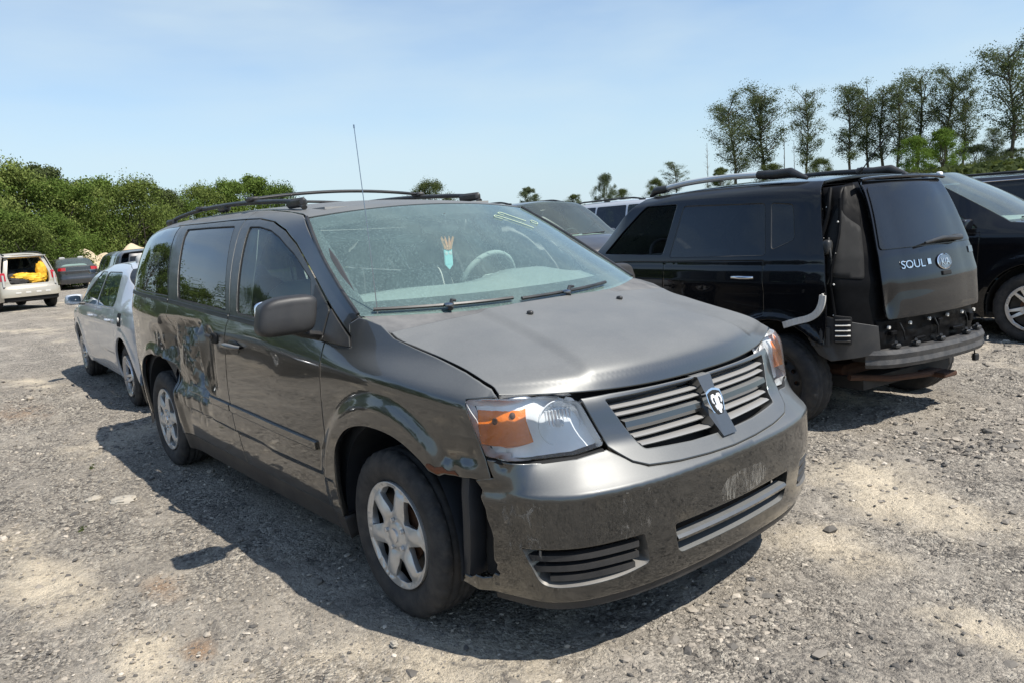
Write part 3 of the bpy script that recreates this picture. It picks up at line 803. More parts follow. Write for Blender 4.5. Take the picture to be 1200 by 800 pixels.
        fm2 = VB.xz(sd, .006)
        patch('corner_trim', tri, fm2, M['trim'], d1, step=.03, thick=.012)
        patch('pillar_corner_trim', tri2, VB.xz(sd, .005), M['trim'], T, step=.03, thick=.012)
        for a, b_, par in ((-.46, -1.535, d1), (-1.545, -2.632, d2), (-2.655, -3.78, T)):
            xs = np.linspace(a, b_, 16); zt = v_zb(xs)+.020; 
            patch('belt_moulding', [(x, z) for x, z in zip(xs, zt+.012)]+[(x, z) for x, z in zip(xs[::-1], zt[::-1]-.012)], VB.xz(sd, .007), M['trim'], par, step=.025, thick=.010)
        for a, b_, par in ((-.545, -1.586, d1), (-1.602, -2.37, d2)):
            xs = np.linspace(a, b_, 20); zt = .626+(-.54-xs)*.0245
            patch('side_moulding', rounded([(x, z) for x, z in zip(xs, zt+.006)]+[(x, z) for x, z in zip(xs[::-1], zt[::-1]-.034)], .004, 2), VB.xz(sd, .011), pm, par, step=.02, thick=.014, tilt=1.2)
        # sill
        xs = np.linspace(-.395, -2.645, 30)
        patch('sill', [(x, .312) for x in xs]+[(x, .205) for x in xs[::-1]], VB.xz(sd, -.006), M['plastic'], T, step=.04, thick=.05)
        # door handles
        for hx, hz, par, nm in ((-1.44, .988, d1, 'front'), (-1.735, 1.012, d2, 'slide')):
            P0 = f(np.array([hx]), np.array([hz]))[0]; s_ = sd
            if nm == 'slide' and sd < 0:
                hb = MB(); V, F = superq(.055, .010, .030, .6, .6, 12, 16); hb.add(V+P0+[0.0, sd*.001, 0], F); hb.build('handle_recess', M['black'], par)
                hb = MB(); hb.tube([P0+[-.075, sd*.012, .012], P0+[-.03, sd*.03, .018], P0+[.01, sd*.022, .010]], [.010, .013, .010], 8); hb.build('broken_door_handle', M['trim'], par); continue
            rb = MB(); V, F = superq(.075, .006, .036, .7, .6, 12, 20); rb.add(V+P0+[0, sd*.001, -.002], F); rb.build('handle_recess', M['black' if 0 else 'trim'], par)
            hb = MB(); hb.tube([P0+[dx, sd*dy, dz] for dx, dy, dz in ((-.10, .006, .002), (-.085, .026, .006), (-.04, .036, .010), (.03, .036, .010), (.08, .026, .006), (.10, .006, .002))], [.012, .015, .017, .017, .015, .012], 10, flat=.75)
            hb.build('door_handle', pm, par, angle=60)
    # broken and rusted lip of the right front fender
    rb = MB(); f = VB.xz(-1, .0015)
    rp = [(.315, .690), (.335, .680), (.365, .668), (.40, .680), (.44, .678), (.46, .676), (.44, .692), (.415, .688), (.39, .70), (.36, .694), (.335, .704), (.318, .702)]
    patch('rusted_fender_lip', rp, VB.xz(-1, .0018), M['rust'], T, step=.01, thick=.004, ring=0)
    # hood, windscreen, roof
    n = 40; a0, a1 = 0.0, HOOD.L
    hp = HOOD.poly(.002, HOOD.L-.004, .005, 40)
    patch('hood', hp, HOOD.map, pm, T, step=.012, thick=.02, c=(-.2, 0, 0))
    wp = WSC.poly(.004, WSC.L-.004, .006, 30)
    ws = patch('windscreen', wp, WSC.map, M['glass'], T, step=.04, thick=0, ring=0, tilt=0, c=(-1.5, 0, .8))
    ih = []
    for a, y in offset(wp, .035): ih.append((min(max(a, .115), WSC.L-.11), y))
    WI = lambda a, y: WSC.map(a, y) - np.array([.004, 0, .004])
    patch('windscreen_seal', WSC.poly(.0, WSC.L, .001, 30), WI, M['trim'], T, holes=[ih], step=.03, thick=0, ring=0, tilt=0, c=(-1.5, 0, .8))
    rp = ROOF.poly(.004, ROOF.L, .006, 60)
    roof = patch('roof', rp, ROOF.map, pm, T, step=.035, thick=.02, c=(-2.2, 0, 0))
    # roof header trim between glass and roof
    # black drip channels along the windscreen pillars
    for sd in (-1, 1):
        pts = [VB.xz(sd, .002)(x, z) for x, z in [(-.262, 1.196), (-.45, 1.306), (-.70, 1.457), (-.98, 1.626)]]
        b = MB(); b.tube(spl([tuple(p) for p in pts], 6), .009, 6); b.build('pillar_gasket', M['trim'], T)
    # cowl
    cw = []
    b = MB(); yy = np.linspace(-.84, .84, 41); ra_, rb_ = [], []
    for y in yy:
        p0 = HOOD.map(np.array(HOOD.L-.02), np.array(np.clip(y, -.80, .80))); p1 = WSC.map(np.array(.03), np.array(y)); ra_.append(np.array([p0[0]+.05, y, p0[2]-.022])); rb_.append(p1+np.array([0, 0, -.008]))
    b.add(np.vstack([ra_, rb_]), [(i, i+1, 41+i+1, 41+i) for i in range(40)]); b.build('cowl_panel', M['cowl'], T)
    # wipers
    for y0, y1, yp in ((-.80, -.20, -.52), (-.16, .46, .10)):
        b = MB(); pts = []
        for y in np.linspace(y0, y1, 14): pts.append(WSC.map(np.array(.028+.016*(y-y0)), np.array(y))+np.array([.008, 0, .014]))
        b.tube(pts, .0085, 6); w_ = b.build('wiper_blade', M['trim'], T)
        b = MB(); q = WSC.map(np.array(.012), np.array(yp)); m_ = pts[7]+np.array([0, 0, .016])
        b.tube([q+[.02, 0, .012], q+[.0, .02*(1 if y1 > 0 else 1), .03], (q+m_)/2+[0, 0, .025], m_], [.012, .011, .008, .006], 8); b.build('wiper_arm', M['trim'], w_)
        b = MB(); V, F = superq(.022, .018, .010, .8, .8, 8, 12); b.add(V+q+[.006, 0, .028], F); b.build('wiper_pivot_cap', M['dark_chrome'], w_)
    for y in (-.28, .28):
        p = HOOD.map(np.array(HOOD.L-.13), np.array(y)); b = MB(); V, F = superq(.016, .012, .010, .8, .8, 8, 10); b.add(V+p+[0, 0, .006], F); b.build('washer_nozzle', M['trim'], T)
    # bumper
    fz = VB.sz()
    top = [(1.035, .690), (1.060, .750), (.863, .731), (.712, .731), (.579, .742), (.50, .700), (.445, .674), (.3, .662), (.15, .655), (0, .652)]
    lf = [(1.107, .674), (1.14, .60), (1.20, .45), (1.24, .32), (1.236, .268), (1.10, .252), (.87, .258), (.686, .262), (.315, .264), (0, .266)]
    tear = [(-1.107, .674), (-1.088, .640), (-1.094, .616), (-1.078, .575), (-1.075, .538), (-1.062, .50), (-1.058, .472), (-1.064, .43), (-1.070, .386), (-1.060, .372), (-1.066, .350), (-1.052, .338), (-1.062, .326), (-1.082, .330), (-1.095, .312), (-1.13, .305), (-1.16, .312), (-1.185, .296), (-1.216, .300), (-1.236, .268), (-1.16, .252)]
    out = tear + [(-s, z) for s, z in lf[6:-1]] + lf[::-1] + top + [(-s, z) for s, z in top[::-1][1:]]
    seen = []; 
    for q in out:
        if not seen or np.hypot(q[0]-seen[-1][0], q[1]-seen[-1][1]) > 1e-4: seen.append(q)
    lg = rounded([(-.368, .458), (.368, .458), (.340, .342), (-.345, .342)], [.012, .012, .03, .03])
    fogR = rounded([(-.945, .457), (-.505, .461), (-.478, .350), (-.60, .326), (-.830, .318), (-.885, .330)], [.006, .01, .02, .05, .04, .04])
    fogL = [(-s, z) for s, z in fogR]
    bp = patch('front_bumper', seen, fz, pm, T, holes=[lg, fogR, fogL], step=.017, thick=.006, ring=.003)
    bezel('lower_grille_bezel', lg, fz, .055, .004, pm, bp)
    for fg in (fogR, fogL):
        P = np.array(fg); ctr = P.mean(0)
        bezel('fog_bezel', fg, fz, .050, .016, M['van_sunlit'], bp)
        sgn = -1 if ctr[0] < 0 else 1
        for zz, ex in ((.425, .0), (.387, .012), (.352, .03)):
            s0, s1 = (.520, .928-ex*1.5) if zz > .36 else (.535, .85)
            pts = [VB.sz(-.026)(sgn*s, zz-.010*(s-.53)) for s in np.linspace(s0, s1, 16)]
            b = MB(); b.sweep(pts, [(-.016, -.010), (.014, -.013), (.020, .002), (.012, .012), (-.016, .010)]); b.build('fog_slat', M['plastic'], bp)
        bb = [VB.sz(-.075)(sgn*s, z) for s in (.47, .6, .75, .93) for z in (.30, .47)]
        b = MB(); b.add(bb, [(0, 2, 3, 1), (2, 4, 5, 3), (4, 6, 7, 5)]); b.build('fog_backing', M['black'], bp)
    b = MB(); pts = [VB.sz(-.012)(s, .400) for s in np.linspace(-.353, .353, 30)]
    b.sweep(pts, [(-.03, -.010), (.012, -.011), (.016, .0), (.008, .010), (-.03, .012)]); b.build('lower_grille_bar', pm, bp)
    b = MB(); bb = [VB.sz(-.075)(s, z) for s in np.linspace(-.40, .40, 9) for z in (.30, .48)]
    b.add(bb, [(2*i, 2*i+2, 2*i+3, 2*i+1) for i in range(8)]); b.build('lower_grille_backing', M['black'], bp)
    b = MB(); pts = [VB.sz(-.016)(s, .246) for s in np.linspace(-1.10, 1.10, 50)]
    b.sweep(pts, [(-.02, -.022), (.004, -.02), (.010, .016), (-.02, .02)]); b.build('bumper_lip', M['plastic'], bp)
    # scraped paint where the plate was and beside the fog opening
    patch('plate_scuff', [(-.11, .47), (-.02, .462), (.10, .466), (.17, .48), (.185, .52), (.14, .555), (.02, .56), (-.08, .548), (-.12, .51)], VB.sz(.0016), M['scuff'], bp, step=.03, thick=0, ring=0, tilt=0)
    patch('paint_scuff', [(-.60, .46), (-.46, .46), (-.44, .62), (-.58, .62)], VB.sz(.0016), M['scuff2'], bp, step=.03, thick=0, ring=0, tilt=0)
    patch('paint_scuff', [(-.98, .40), (-.86, .40), (-.84, .62), (-1.02, .62)], VB.sz(.0016), M['scuff2'], bp, step=.03, thick=0, ring=0, tilt=0)
    # grille
    surr = [(-.640, .916), (-.572, .752), (-.497, .700), (-.440, .680), (-.3, .668), (-.15, .661), (0, .658), (.15, .661), (.3, .668), (.440, .680), (.497, .700), (.572, .752), (.640, .916), (.5, .917), (.25, .911), (0, .908), (-.25, .911), (-.5, .917)]
    gop = rounded([(-.535, .900), (-.425, .724), (-.2, .709), (0, .705), (.2, .709), (.425, .724), (.535, .900), (.25, .899), (0, .898), (-.25, .899)], [.01, .015, 0, 0, 0, .015, .01, 0, 0, 0])
    fg = VB.sz(.010)
    gs = patch('grille_surround', surr, fg, pm, T, holes=[gop], step=.02, thick=.03, ring=.004, tilt=1.0)
    bezel('grille_bezel', gop, fg, .055, .008, pm, gs)
    b = MB(); bb = [VB.sz(-.085)(s, z) for s in np.linspace(-.62, .62, 13) for z in (.66, .93)]
    b.add(bb, [(2*i, 2*i+2, 2*i+3, 2*i+1) for i in range(12)]); b.build('grille_backing', M['black'], gs)
    def gl(z): return np.interp(z, [.70, .724, .888], [.41, .42, .53])
    for z0, hh, kind in ((.868, .0062, 0), (.842, .0066, 0), (.801, .019, 1), (.762, .0066, 0), (.736, .006, 0)):
        for sg in (-1, 1):
            smax = gl(z0)-.006; pts = [VB.sz(-.012 if kind == 0 else -.004)(sg*s, z0-.012*(1-s/.5)*(1 if z0 < .75 else .3)) for s in np.linspace(.03, smax, 14)]
            b = MB()
            if kind == 0: b.sweep(pts, [(-.030*sg, hh*.8), (-.03*sg, -hh*.2), (.012*sg, -hh), (.016*sg, -hh*.2), (.006*sg, hh*.6)])
            else: b.sweep(pts, [(-.03*sg, -hh), (.004*sg, -hh*1.05), (.014*sg, -hh*.2), (.008*sg, hh*.8), (-.03*sg, hh)])
            b.build('grille_slat' if kind == 0 else 'grille_bar', M['van_slat'] if kind == 0 else pm, gs)
    # centre post and shield badge
    cp = VB.sz(.0)(0.0, .80)
    b = MB(); ys = [(-.048, .906), (.048, .906), (.038, .84), (.060, .765), (.048, .695), (-.048, .695), (-.060, .765), (-.038, .84)]
    Vf = []; Vb = []
    for y, z in ys:
        X = float(VB.sz(.0)(0.0, z)[0]); Vf.append((X+.024+(.006 if z < .88 and z > .72 else 0), y*.86, z)); Vb.append((X-.03, y, z))
    k = len(ys); b.add(Vf+Vb, [tuple(range(k))]+[(i, k+i, k+(i+1) % k, (i+1) % k) for i in range(k)]); b.build('grille_post', pm, gs, angle=20)
    bx = float(VB.sz(0)(0.0, .797)[0])+.030; tl = .38
    def shield(sc_, d0, d1, mat, nm, par, poly=None):
        S = poly if poly is not None else [(-.036, .040), (-.018, .047), (0, .050), (.018, .047), (.036, .040), (.038, .010), (.030, -.022), (.015, -.042), (0, -.052), (-.015, -.042), (-.030, -.022), (-.038, .010)]
        Mx = np.array([[0, -math.sin(tl), math.cos(tl), bx], [1, 0, 0, 0], [0, math.cos(tl), math.sin(tl), .800]])
        bb_ = MB()
        for Sx in (S if poly is not None else [S]): bb_.prism([(y*sc_, z*sc_) for y, z in Sx], d0, d1, Mx)
        return bb_.build(nm, mat, par, angle=25)
    bd = shield(1.22, -.01, .012, M['chrome'], 'badge', gs)
    shield(1.04, .012, .0135, M['black'], 'badge_field', bd)
    horn = lambda s: [(s*.004, .026), (s*.012, .036), (s*.024, .034), (s*.030, .022), (s*.029, .006), (s*.021, -.002), (s*.020, .004), (s*.024, .010), (s*.022, .020), (s*.015, .024), (s*.009, .020)]
    def ccw(p): return p if area2(np.array(p)) > 0 else p[::-1]
    ram = [ccw([(-.009, .028), (.009, .028), (.0115, .010), (.008, -.010), (.0095, -.024), (.004, -.038), (-.004, -.038), (-.0095, -.024), (-.008, -.010), (-.0115, .010)]), ccw(horn(1)), ccw(horn(-1)), ccw([(.012, -.004), (.020, -.010), (.014, -.026), (.011, -.018)]), ccw([(-.012, -.004), (-.020, -.010), (-.014, -.026), (-.011, -.018)])]
    shield(1.02, .0135, .018, M['lamp_white'], 'badge_ram_head', bd, ram)
    # headlights
    HL = [(1.140, .948), (1.06, .952), (.981, .950), (.80, .932), (.648, .908), (.612, .83), (.580, .757), (.712, .744), (.863, .744), (1.0, .752), (1.062, .762), (1.10, .85)]
    HLr = rounded(HL, [.02, 0, 0, 0, .015, 0, .02, 0, 0, 0, .02, 0])
    for sd in (-1, 1):
        P = [(sd*s, z) for s, z in HLr]
        lens = patch('headlight', P, VB.sz(.004), M['lens'], T, step=.03, thick=.01, ring=.004)
        patch('headlight_housing', offset(P, -.003), VB.sz(-.050), M['lamp_white'], lens, step=.03, thick=0, ring=0, tilt=0)
        bezel('headlight_bezel', P, VB.sz(.0), .048, .004, M['lamp_white'], lens)
        am = [(sd*s, z) for s, z in [(1.130, .922), (1.03, .922), (.949, .918), (.935, .87), (.898, .800), (1.0, .798), (1.086, .802)]]
        amf = lambda s, z: VB.map(s, z)-np.stack([VB.p.at(s)[2], VB.p.at(s)[3], 0*np.asarray(z)], -1)*(.004+.050*(np.asarray(z)-.803)/.11)[..., None]
        patch('turn_signal', am, amf, M['amber'], lens, step=.02, thick=.03, ring=.003)
        for ss, zz in ((1.045, .872), (.985, .890)):
            p = amf(np.array(sd*ss), np.array(zz)); b = MB(); V, F = superq(.010, .010, .012, .9, .9, 8, 10); b.add(V+p, F); b.build('signal_bulb', M['brake'], lens)
        # round reflector bowl of the main beam
        p = VB.sz(-.040)(sd*.768, .836); _, _, nx, ny = VB.p.at(sd*.765); nv = np.array([float(nx)*.9+.2, float(ny)*.6, .12]); nv /= np.linalg.norm(nv)
        a = np.cross((0, 0, 1), nv); a /= np.linalg.norm(a); c_ = np.cross(nv, a)
        b = MB(); b.lathe([(.0, -.034), (.030, -.030), (.052, -.020), (.068, -.008), (.078, .002)], 40, axis='z'); 
        Mx = np.stack([a, c_, nv, p], 1); b.build('reflector_bowl', M['reflector'], lens, M=Mx, angle=60)
        b = MB()
        for k in range(8): b.box((-.046+.0130*k, .018, -.012), (.009, .062, .010), bev=.004)
        b.build('reflector_flutes', M['reflector'], lens, M=Mx)
        b = MB(); V, F = superq(.014, .014, .030, .9, .9, 10, 12); b.add(V+[0, 0, -.005], F); b.build('bulb', M['lamp_white'], lens, M=Mx)
        continue_ring = False
        b = MB(); pts = [Mx[:, :3] @ np.array([.079*math.cos(t), .079*math.sin(t), .003])+Mx[:, 3] for t in np.linspace(RAD(60), RAD(300) if sd < 0 else RAD(300), 30)]; b.tube(pts, .0025, 6); b.build('reflector_rim', M['lamp_white'], lens)
        # gasket under the lamp
        gsk = [VB.sz(-.01)(sd*s, z-.012) for s, z in [(.590, .750), (.712, .742), (.863, .741), (1.0, .748), (1.058, .758)]]
        b = MB(); b.tube(gsk, .010, 6); b.build('headlight_gasket', M['black'], lens)
    # mirrors
    for sd in (-1, 1):
        c_ = np.array([-.435, -1.095, 1.215]) if sd < 0 else np.array([-.56, 1.06, 1.175])
        V, F = superq(.072, .118, .079, .42, .40, 24, 36)
        V = V.copy(); V[:, 0] *= 1-.10*(V[:, 2] > 0); V[:, 2] += -.022*(V[:, 1]*sd/.135 > 0)*np.maximum(0, V[:, 1]*sd/.135)**2*np.sign(V[:, 2])*(V[:, 2] > 0)
        V[:, 1] += -sd*.018*(V[:, 2]/.088); V = V @ rotz(sd*.16).T
        b = MB(); b.add(V+c_, F); mi = b.build('side_mirror', M['plastic'], T, angle=70)
        b = MB(); b.tube([(c_[0]-.085, sd*.90, c_[2]-.115), (c_[0]-.055, sd*.96, c_[2]-.103), (c_[0]-.02, sd*1.02, c_[2]-.087), (c_[0]-.015, sd*1.05, c_[2]-.075)], [.032, .034, .032, .025], 10, flat=.55); b.build('mirror_arm', M['plastic'], mi, angle=60)
        b = MB(); V2, F2 = superq(.006, .100, .062, .4, .4, 12, 24); V2 = V2 @ rotz(sd*.16).T; b.add(V2+c_+[-.068, 0, 0], F2); b.build('mirror_glass', M['chrome'], mi, angle=60)
    # antenna
    b = MB(); b.tube([(-.222, -.785, 1.10), (-.225, -.785, 1.128), (-.226, -.785, 1.140)], [.017, .013, .007], 10); an = b.build('antenna_base', M['trim'], T)
    b = MB(); b.tube([(-.226, -.785, 1.138), (-.243, -.785, 1.50), (-.277, -.785, 1.955)], [.0026, .0022, .0018], 6); b.tube([(-.277, -.785, 1.950), (-.278, -.785, 1.964)], .0035, 6); b.build('antenna_mast', M['dark_chrome'], an)
    # roof rack
    rail_pts = [(-1.24, 1.685), (-1.30, 1.712), (-1.42, 1.728), (-1.7, 1.746), (-2.2, 1.766), (-2.8, 1.770), (-3.3, 1.752), (-3.55, 1.728), (-3.66, 1.69)]
    for sd in (-1, 1):
        b = MB(); pts = [(x, sd*(.585 - .02*max(0, -2.8-x)), z) for x, z in rail_pts]; b.tube(spl(pts, 5), .017, 8, flat=.8)
        for x0, x1, zz in ((-1.24, -1.44, 1.72), (-2.35, -2.50, 1.76), (-3.48, -3.66, 1.72)):
            b.box(((x0+x1)/2, sd*.582, zz-.006), (abs(x1-x0), .040, .05), bev=.014)
        b.build('roof_rail', M['trim'], T, angle=60)
    for x, lift in ((-1.93, .035), (-2.85, .03)):
        b = MB(); pts = [(x, y, 1.775+lift*(1-(y/.60)**2)) for y in np.linspace(-.60, .60, 21)]; b.tube(pts, .017, 8, flat=.6)
        b.box((x, -.585, 1.775), (.09, .06, .03), bev=.01); b.box((x, .585, 1.775), (.09, .06, .03), bev=.01); b.build('roof_crossbar', M['trim'], T, angle=60)
    # rear end
    L = VB.p.L
    def rz(off): 
        g = VB.sz(off)
        return lambda u, z: g(np.where(u < 0, -1, 1)*(L-np.abs(u)), z)
    tg = rounded([(-.70, .60), (.70, .60), (.76, 1.1), (.62, 1.60), (-.62, 1.60), (-.76, 1.1)], .05)
    rgl = rounded([(-.62, 1.14), (.62, 1.14), (.53, 1.55), (-.53, 1.55)], .05)
    tgo = patch('tailgate', tg, rz(0), pm, T, holes=[rgl], step=.06)
    patch('rear_window', rgl, rz(.0), M['glass_dark'], tgo, step=.08, thick=0, ring=0, tilt=0)
    patch('rear_bumper', [(-1.02, .30), (1.02, .30), (1.02, .50), (.8, .585), (-.8, .585), (-1.02, .50)], rz(.02), pm, T, step=.06)
    for sd in (-1, 1):
        patch('tail_light', [(sd*.72, .62), (sd*.98, .62), (sd*.98, 1.15), (sd*.80, 1.15)], rz(.0), M['lens_red'], T, step=.05)
    # inside
    b = MB(); b.box((-1.85, 0, .285), (3.9, 1.55, .05)); b.box((-1.72, 0, .30), (1.75, 1.72, .04)); b.build('floor_pan', M['under'], T)
    b = MB(); b.box((.30, 0, .62), (.72, 1.20, .66)); b.build('engine_bay', M['black'], T)
    b = MB(); b.box((-.02, 0, .74), (.05, 1.62, .76)); b.build('firewall', M['black'], T)
    for xw in (0, -3.078):
        for sd in (-1, 1):
            b = MB(); b.lathe([(.425, sd*.915), (.43, sd*.62), (.20, sd*.58), (.0, sd*.58)], 28, a0=RAD(-12), a1=RAD(192), c=(xw, 0, .36)); b.lathe([(.56, sd*.905), (.425, sd*.915)], 20, a0=RAD(48), a1=RAD(195), c=(xw, 0, .36)); b.build('wheel_liner', M['liner'], T)
    # loose liner behind the torn bumper corner
    b = MB(); pts = [(.47, -.845, .675), (.475, -.86, .60), (.475, -.862, .52), (.465, -.86, .44), (.44, -.85, .35), (.43, -.85, .30)]
    b.sweep(pts, [(-.06, -.035), (.03, -.05), (.055, -.01), (.05, .02), (.0, .03), (-.06, .0)], up=(1, 0, 0)); b.build('torn_liner', M['liner'], T, angle=60)
    b = MB(); b.box((.56, -.74, .50), (.16, .20, .40)); b.build('bumper_corner_core', M['black'], T)
    # dashboard
    b = MB(); yy = np.linspace(-.80, .80, 33); rows = []
    for y in yy:
        hump = .055*gauss(y, .38, .22)+.018*gauss(y, -.35, .35)
        rows.append([(-.14-.25*(y/.85)**2, y, 1.135), (-.32-.10*(y/.85)**2, y, 1.19+hump*.5), (-.55, y, 1.235+hump), (-.74, y, 1.225+hump), (-.82, y, 1.12+hump*.4), (-.77, y, .80), (-.60, y, .60)])
    V = np.array(rows).reshape(-1, 3); b.add(V, [(i*7+j, i*7+j+1, (i+1)*7+j+1, (i+1)*7+j) for i in range(32) for j in range(6)]); b.build('dashboard', M['dash'], T, angle=60)
    steering_wheel(T, (-.96, .38, 1.20), .45, M['interior'])
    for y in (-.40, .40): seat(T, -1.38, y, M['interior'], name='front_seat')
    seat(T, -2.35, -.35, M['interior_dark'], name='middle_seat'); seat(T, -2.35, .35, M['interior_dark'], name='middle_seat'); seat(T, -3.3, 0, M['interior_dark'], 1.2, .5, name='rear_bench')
    for sd in (-1, 1):
        b = MB(); b.box((-1.03, sd*.37, 1.555) if sd < 0 else (-1.14, sd*.37, 1.60), (.20, .52, .022), rot=roty(.62 if sd < 0 else -.12), bev=.009); b.build('sun_visor', M['dash'], T)
        b = MB(); pts = [VB.xz(sd, -.05)(x, z) for x, z in [(-.30, 1.20), (-.62, 1.40), (-1.0, 1.60)]]; b.tube(pts, .022, 8); b.build('pillar_cover', M['interior_dark'], T)
        b = MB(); pts = [VB.xz(sd, -.06)(x, z) for x, z in [(-1.60, 1.62), (-1.56, 1.35), (-1.50, 1.08), (-1.50, .6)]]; b.tube(pts, .045, 8); b.build('door_pillar_cover', M['dash'], T)
    b = MB(); b.box((-2.4, 0, 1.672), (2.6, 1.08, .012)); b.build('headliner', M['dash'], T)
    b = MB(); V, F = superq(.018, .12, .034, .5, .5, 12, 20); b.add(V+[-.86, .0, 1.535], F); b.tube([(-.86, 0, 1.55), (-.80, 0, 1.60)], .01, 6); b.build('interior_mirror', M['interior_dark'], T)
    # yellow marks written on the glass
    b = MB()
    def on_ws(pts, r=.0022): b.tube([WSC.map(np.array(a), np.array(y))+np.array([.004, 0, .004]) for a, y in spl(pts, 5)], r, 5)
    on_ws([(.66, .335), (.685, .30), (.70, .325), (.66, .38), (.60, .45), (.56, .49)])
    on_ws([(.70, .39), (.725, .365), (.735, .40), (.69, .45), (.64, .51)])
    on_ws([(.63, .555), (.655, .575), (.635, .605), (.610, .585), (.63, .555)], .002)
    b.build('yellow_marking', M['yellow_mark'], ws)
    # wheels
    make_wheel(T, (0, -.832, .333), -1, .345, .215, .222, 'cover', 0.0)
    make_wheel(T, (-3.078, -.832, .333), -1, .345, .215, .222, 'cover')
    make_wheel(T, (0, .832, .333), 1, .345, .215, .222, 'cover', 0.0)
    make_wheel(T, (-3.078, .832, .333), 1, .345, .215, .222, 'cover')
    return T
build_van()
# ornament hanging from the minivan's mirror
orn = empty('hanging_ornament', 'small cyan and orange charm hanging from the mirror inside the minivan windscreen', 'ornament', (-.80, 0.0, 1.40))
b = MB(); b.tube([(0, 0, .20), (0, 0, .10)], .0015, 5); b.build('string', M['wire'], orn)
b = MB()
for k in range(15):
    t = k*2.4; b.tube([(0, .016*math.cos(t), .020+.006*math.sin(t)), (.012*math.sin(t*1.7), (.034+.006*math.sin(k))*math.cos(t), .050+.036*abs(math.sin(k*1.3)))], [.010, .002], 5)
b.build('feather_tuft', M['red_bulb'], orn)
b = MB(); b.box((0, 0, -.025), (.008, .055, .085), bev=.004); b.prism([(-.026, -.066), (.0, -.092), (.026, -.066)], -.004, .004, [[0, 0, 1, 0], [1, 0, 0, 0], [0, 1, 0, 0]]); fc = b.build('card_face', M['cyan_card'], orn)
b = MB()
for y in (-.013, .013): b.lathe([(.010, .005), (.0, .006)], 12, axis='x', c=(0, y, -.005))
b.build('card_eyes', M['lamp_white'], fc)
# ------------------------------------------------------------------ a general car
#@CAR_BEGIN
def car_body(p):
    W, fo, wb, ro, zb, zr, xwb, zh, zhf = [p[k] for k in ('W', 'fo', 'wb', 'ro', 'zb', 'zr', 'xwb', 'zh', 'zhf')]
    suv = p['suv']; tail = -wb-ro
    plan = p.get('plan') or [(fo, 0), (fo-.012, .3*W), (fo-.06, .6*W), (fo-.19, .83*W), (fo-.42, .945*W), (0, .985*W), (-wb*.5, W), (-wb, .985*W), (tail+.40, .95*W), (tail+.15, .84*W), (tail+.045, .6*W), (tail+.01, .3*W), (tail, 0)]
    low = pchip([(0, .10), (.2, .07), (.32, .035), (.5, .010), (.72, 0), (zb-.06, .008), (zb, .02)])
    hx = fo-.25
    if suv:
        shz = pchip([(tail, zb+.03), (-wb, zb+.02), (xwb-.5, zb), (xwb-.05, zb-.01), (xwb+.2, zh-.10), (hx, zhf-.05), (fo, zhf-.07)])
        sl = pchip([(tail, p.get('gs', .36)), (xwb-.5, p.get('gs', .36)), (xwb+.15, .9), (fo, 1.2)])
        drop = pchip([(tail-.1, .12), (tail+.15, .05), (tail+.6, .012), (-wb*.6, 0), (p['xwt']-.3, .008), (p['xwt'], .03), (xwb, .05)])
    else:
        shz = pchip([(tail, p['zdt']-.06), (p['xrb'], p['zd']-.06), (p['xrb']+.35, zb+.01), (-1.2, zb), (xwb-.3, zb-.01), (xwb+.2, zh-.10), (hx, zhf-.05), (fo, zhf-.07)])
        sl = pchip([(tail, 1.2), (p['xrb'], 1.0), (p['xrb']+.45, .46), (xwb-.5, .44), (xwb+.15, .9), (fo, 1.2)])
        drop = pchip([(p['xrb'], .30), (p['xrt']-.15, .06), (p['xrt']+.2, .015), (-1.4, 0), (p['xwt']-.2, .01), (p['xwt'], .04), (xwb, .06)])
    def flank(x, z):
        zz = z+drop(x)
        return low(z)+sl(x)*softplus(z-shz(x), .016)+softplus(zz-(zr-.10), .02)*.25+softplus(zz-(zr-.045), .014)*1.3
    lean = p.get('front_lean') or [(.1, .08), (.22, .03), (.4, 0), (.55, .0), (.70, .05), (zhf, .12), (zhf+.2, .3)]
    rl = p.get('rear_lean') or ([(.1, .08), (.25, .02), (.5, 0), (.66, .015), (.75, .05), (zb, .085), (zr, .085+(zr-zb)*.38), (zr+.1, .4)] if suv else [(.1, .08), (.25, .02), (.5, 0), (.62, .03), (p['zdt'], .05), (p['zdt']+.2, .2)])
    R = p['R']
    def extra(x, y, z):
        a = np.hypot(x, z-R); b = np.hypot(x+wb, z-R)
        return -p.get('flare', .012)*((1-sst(R*1.32, R*1.55, a))+(1-sst(R*1.32, R*1.55, b))) + p.get('ridge', .006)*(1-sst(-.012, .012, z-.47-(-x)*.012))*sst(-wb+.3, -wb+.5, x)*(1-sst(-.6, -.4, x)) \
            - p.get('shoulder', .006)*gauss(z, zb-.13, .05)
    return Body(plan, flank, pchip(lean), pchip(rl), extra)
#@CAR_END

